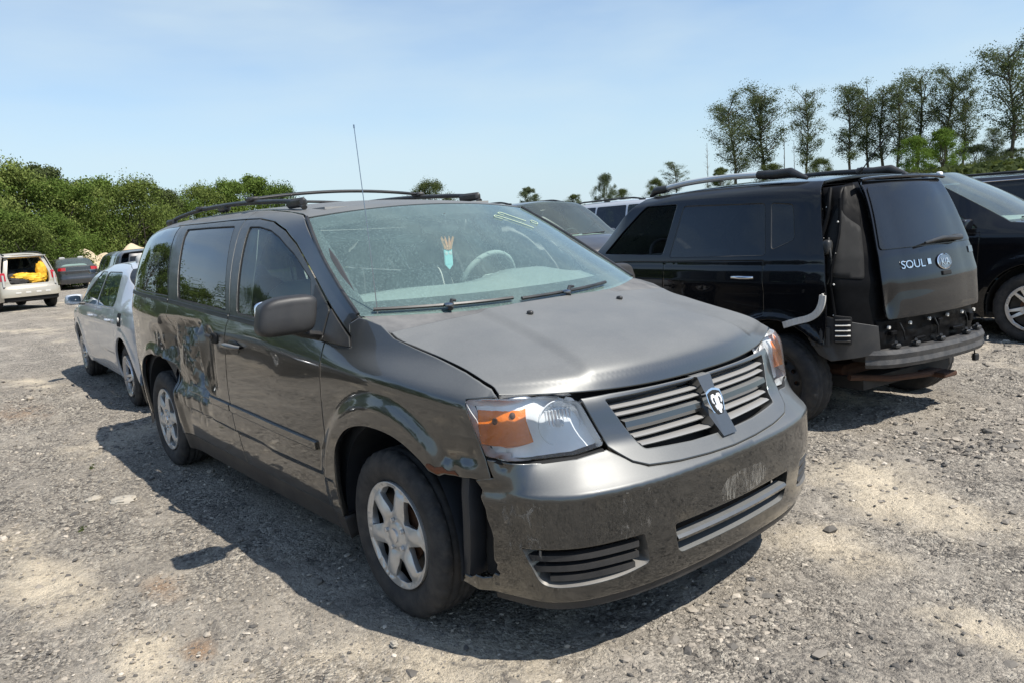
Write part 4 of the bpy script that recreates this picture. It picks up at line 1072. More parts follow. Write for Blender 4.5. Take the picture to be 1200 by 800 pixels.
def make_car(name, label, cat, loc, rz, pm, p, sides=(1, -1), detail=.03, group=None, skip=(), door_mat=None):
    T = empty(name, label, cat, loc, rz, group)
    B = car_body(p); W, fo, wb, ro, zb, zr, xwb, zh, zhf, xwt = [p[k] for k in ('W', 'fo', 'wb', 'ro', 'zb', 'zr', 'xwb', 'zh', 'zhf', 'xwt')]
    suv = p['suv']; tail = -wb-ro; R = p['R']; st = detail; cc = (-wb/2, 0, .6); hx = fo-.24
    G = M[p.get('glass', 'glass_side')]; GD = M[p.get('glass_rear', 'glass_dark')]
    sill = .24; ra = p.get('ra', R*1.17)
    def arch(xc): return [(xc+ra*math.cos(t), R+ra*math.sin(t)*1.03) for t in np.linspace(RAD(-14), RAD(194), 22)]
    # side edges seen from the side
    zrf = zr-.005
    ztop_rear = p.get('zrr', zr-.04)
    roof_e = [(xwt, zr-.032), (xwt-.15, zr-.018), (xwt-.45, zr-.006), (-wb*.62, zr)]
    if suv:
        xr = p.get('xrt', tail+.30); roof_e += [(xr+.35, zr-.008), (xr, ztop_rear)]
    else:
        roof_e += [(p['xrt']+.25, zr-.016), (p['xrt'], zr-.055)]
    hood_e = [(hx, zhf), (hx-.12, zhf+.03), ((hx+xwb)/2, (zhf+zh)/2+.025), (xwb+.12, zh-.012), (xwb, zh)]
    wind_e = [(xwb, zh), (xwb*.5+xwt*.5, (zh+zr-.03)/2+.008), (xwt, zr-.032)]
    # ------------------------------------------------ side panels
    lines = p['pillars']          # [(x at belt, x at roof)] from the windscreen pillar to the last pillar
    zlo = lambda x: zb+.025+p.get('belt_rise', .03)*(-x)/3.0
    zhi = zr-.085
    wins = []
    for k in range(len(lines)-1):
        (a0, a1), (b0, b1) = lines[k], lines[k+1]; hw = .028
        q0 = hw if k else 0; q1 = hw if k < len(lines)-2 else 0
        at_ = lambda l0, l1, z: l0+(l1-l0)*(z-zlo(l0))/(zhi-zlo(l0))
        top = [(x, zhi-(.03*max(0, 1-(xwt+.15-x)/.5) if k == 0 and 0 else 0)) for x in np.linspace(a1-q0, b1+q1, 5)]
        bot = [(x, zlo(x)) for x in np.linspace(b0+q1, a0-q0, 5)]
        rr = p.get('win_round', {}).get(k, .03)
        pl = top+bot; wins.append(rounded(pl, [rr if i in (0, 4, 5, 9) else 0 for i in range(10)]))
    wins_extra = p.get('wins')
    if wins_extra: wins = [rounded(w_, p.get('wr', .03)) for w_ in wins_extra]
    bx = [l[0] for l in lines]
    doors = []
    nd = p.get('ndoors', 2)
    for k in range(nd):
        x0 = bx[k]+(.02 if k == 0 else 0); x1 = bx[k+1]
        if k == 0: pl = [(x0, zb-.02), (x0-.03, .30), (x1+.004, .30), (x1+.004, zlo(x1)-.02), ((x0+x1)/2, zlo((x0+x1)/2)-.02)]
        else:
            ax = -wb; pts = [(x0-.004, .30), (x0-.004, zlo(x0)-.02), ((x0+x1)/2, zlo((x0+x1)/2)-.02), (x1+.01, zlo(x1)-.02), (x1-.0, zb-.20)]
            rr = ra+.035; t0 = math.acos(np.clip((x1-ax)/rr, -1, 1)) if abs(x1-ax) < rr else RAD(60); t1 = math.asin(np.clip((.30-R)/rr, -1, 1))
            pts += [(ax+rr*math.cos(t), R+rr*math.sin(t)*1.03) for t in np.linspace(max(t0, RAD(30)), t1, 10)]
            pl = pts
        doors.append(pl)
    if suv: rear_x = [(tail+.16, .30), (tail+.12, .55), (tail+.16, zb), (p.get('xrt', tail+.30)-.015, ztop_rear)]
    else: rear_x = [(tail+.16, .30), (tail+.12, .52), (tail+.15, p['zdt'])]
    rear_x = p.get('rear_edge', rear_x)
    top_side = [(x, z) for x, z in roof_e]
    if not suv: top_side = top_side+[((p['xrt']+p['xrb'])/2, (zr-.055+p['zd'])/2+.012), (p['xrb'], p['zd']), ((p['xrb']+tail+.14)/2, (p['zd']+p['zdt'])/2+.008)]
    outl = [(fo-.13, sill+.02), (ra*.99, sill+.02)]+arch(0)[1:-1]+[(-ra*.99, sill), (-wb+ra*.99, sill)]+([q for q in arch(-wb)[1:-1] if not (p.get('rear_cut') and q[0] < -wb and q[1] < p['rear_cut'])])+([] if p.get('rear_cut') else [(-wb-ra*.99, sill+.03)])+rear_x
    outl += top_side[::-1] + wind_e[::-1][1:] + hood_e[::-1][1:] + [(fo-.145, zhf-.02)]
    side_obs = {}
    for sd in sides:
        f = B.xz(sd); left = (sd == 1)
        holes = [offset(w_, -.003) for w_ in wins]+[offset(d_, -.004) for d_ in doors]
        o2 = p.get('outline_left', None)
        so = patch('body_side', outl, f, pm, T, holes=holes, step=st, thick=.02, c=cc)
        side_obs[sd] = so
        for k, d_ in enumerate(doors):
            do = patch('door', d_, f, (door_mat or pm), T, step=st, thick=.02, c=cc)
            hx_ = bx[k+1]+.17; hz_ = zb-.085
            if not (k == p.get('no_handle', -1)):
                P0 = f(np.array(hx_), np.array(hz_)); b = MB(); b.tube([P0+[dx, sd*dy, .0] for dx, dy in ((-.095, .004), (-.075, .028), (.0, .034), (.075, .028), (.095, .004))], [.010, .013, .015, .013, .010], 8, flat=.9); b.build('door_handle', M[p.get('handle', 'chrome')] if p.get('handle') else pm, do, angle=60)
        for k, w_ in enumerate(wins):
            if (sd, k) in p.get('open', ()): continue
            patch('side_window', w_, B.xz(sd, -.004), (G if k == 0 else GD), T, step=.08, thick=0, ring=0, tilt=0, c=cc)
            bezel('window_seal', offset(w_, -.004), B.xz(sd, .001), .010, .012, M['trim'], T, c=cc)
        if p.get('chrome_line'):
            pts = [tuple(B.xz(sd, .006)(x, z)) for x, z in spl([(lines[0][0]+.02, zlo(0))]+[(lines[0][1]+.06, zhi+.01), (lines[0][1]-.25, zhi+.03), (lines[-1][1], zhi+.03)], 6)]
            b = MB(); b.tube(pts, .009, 6); b.build('window_chrome', M['chrome'], T)
        # mirror
        if 'mirror' not in skip:
            mx_ = p.get('mirx', lines[0][0]-.10); c_ = np.array([mx_, sd*(W+.075), zb+.075])
            V, F = superq(.06, .088, .062, .5, .45, 14, 22); V[:, 1] += -sd*.015*V[:, 2]/.07; b = MB(); b.add(V @ rotz(sd*.2).T+c_, F); mo = b.build('side_mirror', p.get('mirror_mat', pm), T, angle=70)
            b = MB(); b.tube([(mx_-.02, sd*(W-.05), zb+.02), (mx_-.01, sd*(W+.06), zb+.03)], [.035, .025], 8, flat=.6); b.build('mirror_arm', M['trim'], mo)
            b = MB(); V, F = superq(.005, .075, .05, .5, .5, 8, 16); b.add(V @ rotz(sd*.2).T+c_+[-.056, 0, 0], F); b.build('mirror_glass', M['chrome'], mo)
        for xc in (0, -wb):
            b = MB(); b.lathe([(ra-.005, sd*(W-.06)), (ra, sd*(W-.34)), (.15, sd*(W-.36)), (0, sd*(W-.36))], 20, a0=RAD(-14), a1=RAD(194 if not (p.get('rear_cut') and xc < 0) else 130), c=(xc, 0, R)); b.build('wheel_liner', M['under'], T)
    # ------------------------------------------------ top surfaces
    fx = fo-float(B.front(np.array(zhf)))
    rows = [(hood_e[0][0], hood_e[0][1], fx-hood_e[0][0]-.01, -.015), (hood_e[1][0], hood_e[1][1], .16, .02), (hood_e[2][0], hood_e[2][1], .10, .04), (hood_e[3][0], hood_e[3][1], .12, .035), (xwb+.015, zh-.001, .15, .03)]
    if 'hood' not in skip: HB = Bridge(B, rows, 2.3); patch('hood', HB.poly(.0, HB.L-.004, .005), HB.map, pm, T, step=st*1.3, thick=.02, c=(-wb/2, 0, 0))
    WB_ = Bridge(B, [(xwb, zh, .16, .0), (wind_e[1][0], wind_e[1][1], .12, .022), (xwt, zr-.032, .05, .042)], 2.2)
    wo = patch('windscreen', WB_.poly(.004, WB_.L-.004, .006), WB_.map, M[p.get('glass_front', 'glass_clear')], T, step=.06, thick=0, ring=0, tilt=0, c=(-wb/2, 0, .6))
    pol = WB_.poly(0, WB_.L, .001); ih = [(min(max(a, .05), WB_.L-.05), y) for a, y in offset(pol, .03)]
    patch('windscreen_seal', pol, lambda a, y: WB_.map(a, y)-np.array([.004, 0, .004]), M['trim'], T, holes=[ih], step=.05, thick=0, ring=0, tilt=0, c=(-wb/2, 0, .6))
    for y0, y1 in ((-.60, -.08), (-.02, .50)):
        b = MB(); b.tube([WB_.map(np.array(.05+.04*(y-y0)), np.array(y))+np.array([.006, 0, .012]) for y in np.linspace(y0, y1, 8)], .009, 6); b.build('wiper_blade', M['trim'], T)
    RB = Bridge(B, [(x, z, .05*max(0, 1-abs(x-xwt)/.4), .042 if i < 2 else .036) for i, (x, z) in enumerate(roof_e)], 2.0)
    ro_ = patch('roof', RB.poly(.003, RB.L, .005, 40), RB.map, p.get('roof_mat', pm), T, step=.05, thick=.02, c=(-wb/2, 0, 0))
    if not suv:
        BG = Bridge(B, [(p['xrt'], zr-.055, -.05, .040), ((p['xrt']+p['xrb'])/2, (zr-.055+p['zd'])/2+.012, -.09, .022), (p['xrb'], p['zd'], -.12, .01)], 2.2)
        patch('rear_window', BG.poly(.003, BG.L-.003, .006), BG.map, M[p.get('glass_back', 'glass_dark')], T, step=.06, thick=0, ring=0, tilt=0, c=(-wb/2, 0, .6))
        TB = Bridge(B, [(p['xrb']-.005, p['zd'], -.12, .012), ((p['xrb']+tail+.14)/2, (p['zd']+p['zdt'])/2+.008, -.12, .02), (tail+.15, p['zdt'], -.10, .012)], 2.3)
        patch('trunk_lid', TB.poly(.003, TB.L, .005), TB.map, pm, T, step=.05, thick=.02, c=(-wb/2, 0, 0))
    # ------------------------------------------------ ends
    sf = float(B.p.s_of_x(fo-.13)); L = B.p.L; sr = L-float(B.p.s_of_x(tail+.15)); fz = B.sz()
    g = B.sz(); rzm = lambda off: (lambda u, z: B.sz(off)(np.where(u < 0, -1, 1)*(L-np.abs(u)), z))
    if 'front' not in skip:
        fb = patch('front_bumper', [(-sf, sill), (sf, sill), (sf, zhf-.19), (sf-.1, zhf-.21), (.40, zhf-.22), (-.40, zhf-.22), (-sf+.1, zhf-.21), (-sf, zhf-.19)], fz, pm, T, step=.05, c=cc)
        patch('grille', [(-.42, zhf-.21), (.42, zhf-.21), (.42, zhf-.01), (-.42, zhf-.01)], fz, M['trim'], T, step=.06, c=cc)
        for sd in (-1, 1): patch('headlight', [(sd*s, z) for s, z in [(.43, zhf-.20), (sf+.05, zhf-.18), (sf+.10, zhf-.03), (.43, zhf-.01)]], B.sz(.003), M['reflector'], T, step=.05, c=cc)
    if 'rear' not in skip:
        zt = p['zdt'] if not suv else .70
        rb_ = patch('rear_bumper', [(-sr, sill+.03), (sr, sill+.03), (sr, zt-.17 if not suv else zt), (-sr, zt-.17 if not suv else zt)], rzm(.012), pm, T, step=.05, c=cc)
        if not suv:
            patch('trunk_face', [(-.52, zt-.175), (.52, zt-.175), (.50, zt), (-.50, zt)], rzm(.002), pm, T, step=.05, c=cc)
            for sd in (-1, 1): patch('tail_light', [(sd*.53, zt-.16), (sd*(sr+.12), zt-.15), (sd*(sr+.10), zt-.03), (sd*.53, zt-.01)], rzm(.010), M['lens_red'], T, step=.04, c=cc)
        else:
            gw = p.get('tgw', .60); zt2 = ztop_rear-.03
            tg = rounded([(-gw-.02, .72), (gw+.02, .72), (gw+.02, zb), (gw-.06, zt2), (-gw+.06, zt2), (-gw-.02, zb)], .03)
            rg = rounded([(-gw+.03, zb+.03), (gw-.03, zb+.03), (gw-.09, zt2-.07), (-gw+.09, zt2-.07)], .04)
            to = patch('tailgate', tg, rzm(0), pm, T, holes=[rg], step=.05, c=cc)
            patch('rear_window', rg, rzm(-.003), GD, to, step=.08, thick=0, ring=0, tilt=0, c=cc)
            for sd in (-1, 1): patch('tail_light', [(sd*(gw+.03), zb-.25), (sd*(sr+.02), zb-.25), (sd*(sr+.02), zb+.05), (sd*(gw+.03), zb+.05)], rzm(.004), M['lens_red'], T, step=.04, c=cc)
    # ------------------------------------------------ underside and cabin
    b = MB(); b.box((-wb/2, 0, .26), (wb-2*ra+.2, W*1.72, .06)); b.box((-wb/2, 0, .30), (wb+fo+ro-.5, W*1.15, .08)); b.build('underbody', M['under'], T)
    b = MB(); b.box(((fo-.3)/2-.05, 0, .55), (.55, W*1.1, .40)); b.build('engine_block', M['black'], T)
    if p.get('cabin', True):
        im = M[p.get('interior', 'interior_dark')]
        b = MB(); V, F = superq(.28, W*.82, .12, .5, .3); b.add(V+[xwb-.30, 0, zh-.08], F); b.build('dashboard', im, T, angle=60)
        zs = zb-1.02
        for y in (-.38, .38):
            so_ = seat(T, xwt-.62, y*W/.9, im, .48, .58, name='front_seat'); so_.location.z = zs*.8
        sb = seat(T, -wb+.42, 0, im, 1.15, .55, name='rear_seat'); sb.location.z = zs*.8
        steering_wheel(T, (xwt+.06, .36*W/.9, zb+.0), .42, M['interior_dark'])
    if p.get('rails'):
        for sd in (-1, 1):
            ye = float(RB.ye(RB.L*.5))-.03; xs = np.linspace(xwt-.28, (p.get('xrt', tail+.3))+.12, 9)
            zz = [float(np.interp(-x, [-q[0] for q in roof_e], [q[1] for q in roof_e])) for x in xs]
            pts = [(x, sd*ye, z+(.012 if i in (0, 8) else .045+.01*math.sin(i/8*math.pi))) for i, (x, z) in enumerate(zip(xs, zz))]
            b = MB(); b.tube(spl(pts, 3), .016, 8); rl_ = b.build('roof_rail', M[p.get('rail_mat', 'trim')], T, angle=60)
            for i in (0, 4, 8): b = MB(); b.box((xs[i]+(.05 if i == 8 else -.05 if i == 0 else 0), sd*ye, zz[i]+.016), (.16, .035, .034), bev=.01); b.build('rail_foot', M['trim'], rl_)
    wm = p.get('wheel', ('alloy5', 'alloy')); ww = p.get('Ww', .215)
    for xc in (0, -wb):
        for sd in (1, -1):
            if sd in p.get('wheel_sides', (1, -1)): make_wheel(T, (xc, sd*(W-.035-ww/2), R-.010), sd, R, ww, R*p.get('rimk', .64), wm[0], p.get('steer', 0)*(xc == 0), ('rubber', wm[1]), n=132 if detail < .028 else 88 if detail < .035 else 44)
    return dict(T=T, B=B, L=L, rzm=rzm, RB=RB, WB=WB_, zb=zb, p=p, sr=sr, side=side_obs)

SEDAN = dict(W=.876, fo=.90, wb=2.70, ro=.89, zb=.93, zr=1.40, xwb=-.18, zh=.96, zhf=.72, xwt=-1.05, xrt=-2.35, xrb=-2.98, zd=1.03, zdt=.98, suv=False, R=.315, pillars=[(-.42, -1.12), (-1.42, -1.52), (-2.38, -2.30)], interior='interior')
SUV = dict(W=.92, fo=.90, wb=2.75, ro=.90, zb=1.06, zr=1.66, xwb=-.12, zh=1.10, zhf=.88, xwt=-.92, suv=True, R=.36, pillars=[(-.38, -1.02), (-1.42, -1.50), (-2.32, -2.36), (-3.20, -3.02)], rails=True)

# silver sedan behind the minivan
def civic():
    p = dict(SEDAN); p.update(W=.876, glass='glass_side', glass_rear='glass_side', xwb=-.05, xwt=-.98, xrt=-2.42, xrb=-3.02, pillars=[(-.38, -1.12), (-1.40, -1.48), (-2.42, -2.26)], win_round={0: .05, 1: .12}, wheel=('alloy5', 'alloy'), mirx=-.60, rimk=.66)
    r = make_car('silver_sedan', 'silver four-door sedan parked right behind the dark minivan', 'sedan', (-8.30, .37, 0), RAD(177.6), M['silver'], p, sides=(1, -1), detail=.03)
    T, B = r['T'], r['B']; f = B.xz(1)
    # open fuel flap
    patch('fuel_flap_opening', rounded([(-2.62, .80), (-2.76, .80), (-2.76, .93), (-2.62, .93)], .02), B.xz(1, .002), M['black'], T, step=.03, thick=.004, c=(-1.3, 0, .6))
    b = MB(); P0 = f(np.array(-2.69), np.array(.865)); b.lathe([(.025, .004), (.022, .014), (0, .016)], 12, c=P0); b.build('fuel_cap', M['white_plastic'], T)
    # torn front wing
    xs = np.linspace(.30, .76, 8)
    patch('torn_wing', [(.28, .62), (.36, .70), (.46, .74), (.60, .72), (.75, .66), (.755, .45), (.60, .40), (.42, .48)], B.xz(1, .004), M['black'], T, step=.03, thick=.03, c=(-1.3, 0, .6))
    return r
civic()
# ------------------------------------------------------------------ the other cars of the yard
def ray_dir(px, py):
    a = (px-600)/881.6; b_ = (400-py)/881.6; return _f + _r2*a + _u2*b_
def at_depth(px, py, d): return CAM + ray_dir(px, py)*d
def spot(px, py, d, local, yaw):
    """where a car's origin lies when one of its points stands d metres out in a given direction"""
    P = at_depth(px, py, d); c, s = math.cos(RAD(yaw)), math.sin(RAD(yaw)); return (float(P[0]-c*local[0]+s*local[1]), float(P[1]-s*local[0]-c*local[1]))
def text_mesh(body, size, depth):
    cu = bpy.data.curves.new('lettering', 'FONT'); cu.body = body; cu.size = size; cu.extrude = depth; cu.align_x = 'CENTER'; cu.align_y = 'CENTER'
    o = bpy.data.objects.new('lettering', cu); col.objects.link(o); dg = bpy.context.evaluated_depsgraph_get(); me = bpy.data.meshes.new_from_object(o.evaluated_get(dg)); col.objects.unlink(o); bpy.data.objects.remove(o); return me
def hatch():
    """black boxy hatchback with its rear bumper and left tail light gone"""
    p = dict(W=.89, fo=.81, wb=2.55, ro=.58, zb=1.13, zr=1.70, xwb=-.40, zh=1.13, zhf=.95, xwt=-1.02, suv=True, R=.325, gs=.30, pillars=[(-.55, -1.1), (-1.47, -1.53), (-2.47, -2.43)], ndoors=2,
             plan=[(.81, 0), (.80, .27), (.75, .54), (.62, .74), (.39, .84), (0, .875), (-1.27, .89), (-2.55, .872), (-2.82, .838), (-3.02, .775), (-3.15, .63), (-3.215, .33), (-3.235, 0)],
             wins=[[(-.66, 1.215), (-1.12, 1.600), (-1.495, 1.597), (-1.43, 1.205)], [(-1.52, 1.185), (-1.58, 1.578), (-2.395, 1.553), (-2.470, 1.200)], [(-2.515, 1.235), (-2.455, 1.553), (-2.625, 1.533), (-2.680, 1.303)]], wr=.025,
             open=((1, 0),), handle='chrome', no_handle=0, wheel=('steel', 'steel_wheel'), glass_rear='glass_dark', glass='glass_clear', glass_front='glass_milky', xrt=-2.80, zrr=1.675, flare=.02,
             rear_lean=[(.1, .02), (.40, .0), (.66, .0), (.85, .01), (1.15, .06), (1.22, .085), (1.62, .25), (1.70, .31)],
             rear_edge=[(-2.915, .60), (-2.93, .75), (-2.93, .94), (-2.908, 1.18), (-2.862, 1.39), (-2.825, 1.61)], cabin=True, ra=.42, rear_cut=.60, mirror_mat=M['trim'])
    r = make_car('black_hatchback', 'black boxy hatchback with rear bumper and left tail light missing, beside the minivan', 'hatchback', (-2.679, 3.607, 0), RAD(171.0), M['black_paint'], p, skip=('rear', 'mirror'), detail=.025)
    T, B, rzm, RB = r['T'], r['B'], r['rzm'], r['RB']; L = r['L']; cc = (-1.3, 0, .6)
    # tailgate and glass
    tg = rounded([(-.535, .755), (.545, .755), (.575, 1.0), (.565, 1.20), (.50, 1.655), (-.50, 1.655), (-.55, 1.20), (-.56, 1.0)], .03)
    rg = rounded([(-.545, 1.205), (.545, 1.205), (.475, 1.615), (-.475, 1.615)], .03)
    def dg(u, z):
        P = rzm(.004)(u, z); k = .010*gauss(u, .50, .05)*gauss(z, .88, .10)+.010*gauss(u, .52, .03)*gauss(z, .85, .07)
        P[..., 0] += k; return P
    to = patch('tailgate', tg, dg, M['black_paint'], T, step=.022, thick=.012, c=cc)
    patch('rear_window', rg, rzm(.012), M['glass_tail'], to, step=.06, thick=.006, ring=.003, tilt=.4, c=cc)
    b = MB(); pts = [rzm(.055)(u, z) for u, z in ((-.30, 1.235), (-.05, 1.245), (.16, 1.225))]; b.tube([tuple(q) for q in pts], [.018, .013, .008], 8); b.build('rear_wiper', M['trim'], to)
    b = MB(); P = rzm(.03)(-.30, 1.235); V, F = superq(.03, .04, .022, .6, .6, 8, 12); b.add(V+P, F); b.build('rear_wiper_pivot', M['trim'], to)
    def frame(u, z, off):
        P = rzm(off)(np.array(u), np.array(z)); e = .01; a = rzm(off)(np.array(u-e), np.array(z))-P; a /= np.linalg.norm(a); b_ = rzm(off)(np.array(u), np.array(z+e))-P; b_ /= np.linalg.norm(b_); n_ = np.cross(a, b_); return np.stack([a, b_, n_, P], 1)
    Mx = frame(-.07, 1.085, .006); b = MB(); b.lathe([(.0, .0), (.084, .0), (.088, .006), (.080, .009)], 28, axis='z'); Vb = b.V[0]; Vb[:, 1] *= .62; bd = b.build('badge', M['chrome'], to, M=Mx)
    b = MB(); b.lathe([(.0, .010), (.076, .009)], 28, axis='z'); b.V[0][:, 1] *= .60; b.build('badge_field', M['dark_chrome'], bd, M=Mx)
    def letters(txt, size, u, z, off, mat, par, nm, sx=1.0):
        me = text_mesh(txt, size, .002); Mt = frame(u, z, off); V = np.array([v.co[:] for v in me.vertices]); V[:, :2] -= (V[:, :2].max(0)+V[:, :2].min(0))/2; V[:, 0] *= sx; V = V @ Mt[:, :3].T+Mt[:, 3]; me.vertices.foreach_set('co', V.astype(np.float32).ravel()); me.materials.clear(); me.materials.append(mat); me.update(); return link(nm, me, par)
    letters('KIA', .066, -.07, 1.085, .018, M['chrome'], bd, 'badge_letters', 1.0)
    letters('SOUL', .075, .27, 1.095, .008, M['chrome'], to, 'model_letters', 1.25)
    b = MB(); b.box((0, 0, .002), (.035, .040, .004), bev=.001); b.build('model_letters_block', M['chrome'], to, M=frame(.10, 1.098, .006))
    b = MB(); b.box((0, 0, .002), (.07, .045, .004), bev=.001); b.build('trim_badge', M['dark_chrome'], to, M=frame(-.50, 1.14, .006))
    b = MB(); b.box((0, 0, .0), (.10, .030, .02), bev=.004); b.build('latch_recess', M['black'], to, M=frame(-.07, 1.01, .004))
    # bare metal where the lamp and bumper were
    sx = lambda x: float(B.p.s_of_x(x)); s0 = sx(-2.86)
    def q(u): return L-u
    inner = [(s0, .62), (s0, 1.40), (sx(-2.80), 1.63), (q(.45), 1.655), (q(.49), 1.20), (q(.49), 1.0), (q(.46), .76), (q(.44), .50)]
    nz_ = lambda s, z: B.sz(-.055)(s, z)+np.stack([.018*(fbm(np.asarray(s)*9, np.asarray(z)*9, 3, 4)-.5)]*3, -1)*np.array([1, 1, .2])
    inn = patch('lamp_cavity', inner, nz_, M['bare_black'], T, step=.02, thick=.0, ring=0, c=cc)
    rl_ = patch('lamp_recess', rounded([(s0+.05, 1.05), (s0+.03, 1.36), (s0+.08, 1.50), (q(.64), 1.36), (q(.67), 1.02)], .03), B.sz(-.050), M['black'], inn, step=.04, thick=.0, ring=0, c=cc)
    for z0, z1, ds, rr in ((1.62, .80, .005, .014), (1.55, .55, .11, .010)):
        b = MB(); b.tube([tuple(B.sz(-.03)(s0+ds+(.02*math.sin(t*9)), z)) for t, z in zip(np.linspace(0, 1, 14), np.linspace(z0, z1, 14))], rr, 7); b.build('pinch_weld', M['bare_black'], inn)
    # wiring and lamp socket
    b = MB(); pts = [tuple(B.sz(-.035+.02*math.sin(t*5))(s0+.05+.04*math.sin(t*3), 1.30-.30*t)) for t in np.linspace(0, 1, 14)]; b.tube(pts, .007, 6); b.build('lamp_wiring', M['wire'], inn)
    b = MB(); V, F = superq(.03, .03, .05, .6, .6, 10, 14); b.add(V+B.sz(-.03)(s0+.05, 1.24), F); b.build('lamp_socket', M['trim'], inn)
    for k in range(9):
        b = MB(); V, F = superq(.007, .007, .007, 1, 1, 6, 8); b.add(V+B.sz(-.028)(s0+.012+.10*(k % 2), 1.50-.10*k), F); b.build('clip', M['white_plastic'], inn)
    # ribbed plastic corner and vent
    cor = patch('ribbed_corner_panel', [(s0-.05, .64), (s0-.06, .74), (s0+.01, .80), (s0+.10, .78), (q(.60), .72), (q(.58), .54), (s0+.10, .50), (s0+.02, .54)], B.sz(-.018), M['plastic'], T, step=.03, thick=.03, c=cc)
    for k in range(3):
        Pq = [B.sz(-.012)(s0-.01+.045*k, z) for z in (.60, .72)]; b = MB(); b.tube([tuple(x) for x in Pq], .016, 8, flat=.7); b.build('rib', M['plastic'], cor)
    vent = patch('air_vent', rounded([(s0+.12, .62), (s0+.12, .80), (s0+.23, .79), (s0+.23, .61)], .01), B.sz(.0), M['black'], T, step=.03, thick=.03, c=cc)
    for k in range(5):
        b = MB(); b.tube([tuple(B.sz(.006)(s, .635+.034*k)) for s in (s0+.13, s0+.22)], .011, 6, flat=.5); b.build('vent_slat', M['white_plastic'] if k in (1, 2, 3) else M['plastic'], vent)
    # white bumper bracket hanging off the wing
    br = [(-2.655, .728), (-2.74, .757), (-2.82, .780), (-2.875, .815), (-2.905, .87), (-2.915, .935)]
    pts = [tuple(B.xz(1, .016)(x, z)) for x, z in spl(br, 5)]; b = MB(); b.sweep(pts, [(-.006, -.022), (.006, -.022), (.006, .022), (-.006, .022)], up=(.2, 0, 1)); wb_ = b.build('bumper_bracket', M['white_plastic'], T)
    for k in range(2, len(pts)-1, 2):
        b = MB(); b.box(pts[k], (.012, .016, .040), bev=.003); b.build('bracket_tooth', M['white_plastic'], wb_)
    # rear panel under the tailgate, beam, brackets
    rp = patch('rear_panel', [(-.64, .44), (.58, .44), (.60, .75), (-.66, .75)], lambda u, z: rzm(-.05)(u, z)+np.stack([.03*(fbm(np.asarray(u)*5, np.asarray(z)*11, 3, 9)-.5)]*3, -1)*np.array([1, .1, .1]), M['bare_black'], T, step=.025, thick=0, ring=0, c=cc)
    for u, z, du, dz in ((.46, .66, .06, .03), (.20, .60, .10, .02), (-.02, .68, .05, .05), (-.26, .61, .12, .025), (-.48, .66, .05, .06)):
        b = MB(); b.box(rzm(-.035)(u, z), (.03, du, dz), bev=.006); b.build('panel_bracket', M['bare_black'], rp)
    for u in (.40, .05, -.36):
        b = MB(); b.tube([tuple(rzm(-.03)(u, .72)), tuple(rzm(-.015)(u-.02, .66)), tuple(rzm(-.03)(u-.05, .60))], .006, 6); b.build('loose_wire', M['wire'], rp)
    for u, z in ((.50, .70), (.30, .71), (.10, .715), (-.12, .715), (-.34, .71), (-.56, .70)):
        b = MB(); b.lathe([(.0, .0), (.012, .0), (.012, .012), (.0, .014)], 10, axis='x', c=rzm(-.04)(u, z)-np.array([.014, 0, 0])); b.build('bolt', M['white_plastic'], rp)
    bm = [(-3.08, .62), (-3.16, .55), (-3.215, .40), (-3.25, .15), (-3.255, -.15), (-3.225, -.42), (-3.18, -.55), (-3.11, -.62)]
    b = MB(); b.sweep([(x, y, .505) for x, y in spl(bm, 5)], [(-.045, -.055), (.030, -.060), (.042, -.035), (.034, -.004), (.042, .030), (.030, .056), (-.045, .056)]); be = b.build('bumper_beam', M['beam'], T, angle=25)
    for y in (.46, .30, .05, -.28, -.50):
        x = float(np.interp(-y, [-q_[1] for q_ in bm], [q_[0] for q_ in bm])); b = MB(); b.box((x-.0, y, .580), (.05, .05, .03), bev=.008); b.tube([(x+.01, y-.02, .585), (x-.02, y+.03, .61)], .010, 6); b.build('beam_clip', M['trim'], be)
    for y in (.46, -.46):
        b = MB(); b.box((-3.03, y, .50), (.24, .10, .09)); b.build('crash_box', M['beam'], be)
    letters('st', .045, -.50, .51, .075, M['white_plastic'], be, 'chalk_marking')
    b = MB(); b.tube([(-2.95, .60, .36), (-3.06, .30, .32), (-3.10, -.05, .30), (-3.08, -.25, .29)], .022, 8); b.build('tow_bar', M['rust_dark'], T)
    b = MB(); b.box((-3.09, -.20, .285), (.20, .16, .035), bev=.008); b.build('tow_plate', M['rust_dark'], T)
    b = MB(); b.tube([(-3.16, -.40, .50), (-3.22, -.43, .44), (-3.21, -.46, .39)], .006, 6); b.box((-3.215, -.46, .375), (.03, .05, .05), bev=.006); b.build('hanging_plug', M['wire'], T)
    b = MB(); b.tube([(-2.55, .72, .325), (-2.55, -.72, .325)], .045, 10); b.box((-2.6, 0, .36), (.5, 1.0, .10), bev=.03); b.build('rear_axle', M['rust_dark'], T)
    b = MB(); b.lathe([(.0, -.32), (.11, -.30), (.11, .30), (.0, .32)], 14, axis='y', c=(-2.86, -.25, .36)); b.build('muffler', M['rust_dark'], T)
    b = MB(); b.box((-2.78, 0, .62), (.42, 1.16, .22)); b.box((-1.5, 0, .42), (1.9, 1.5, .12)); b.build('floor_pan', M['under'], T)
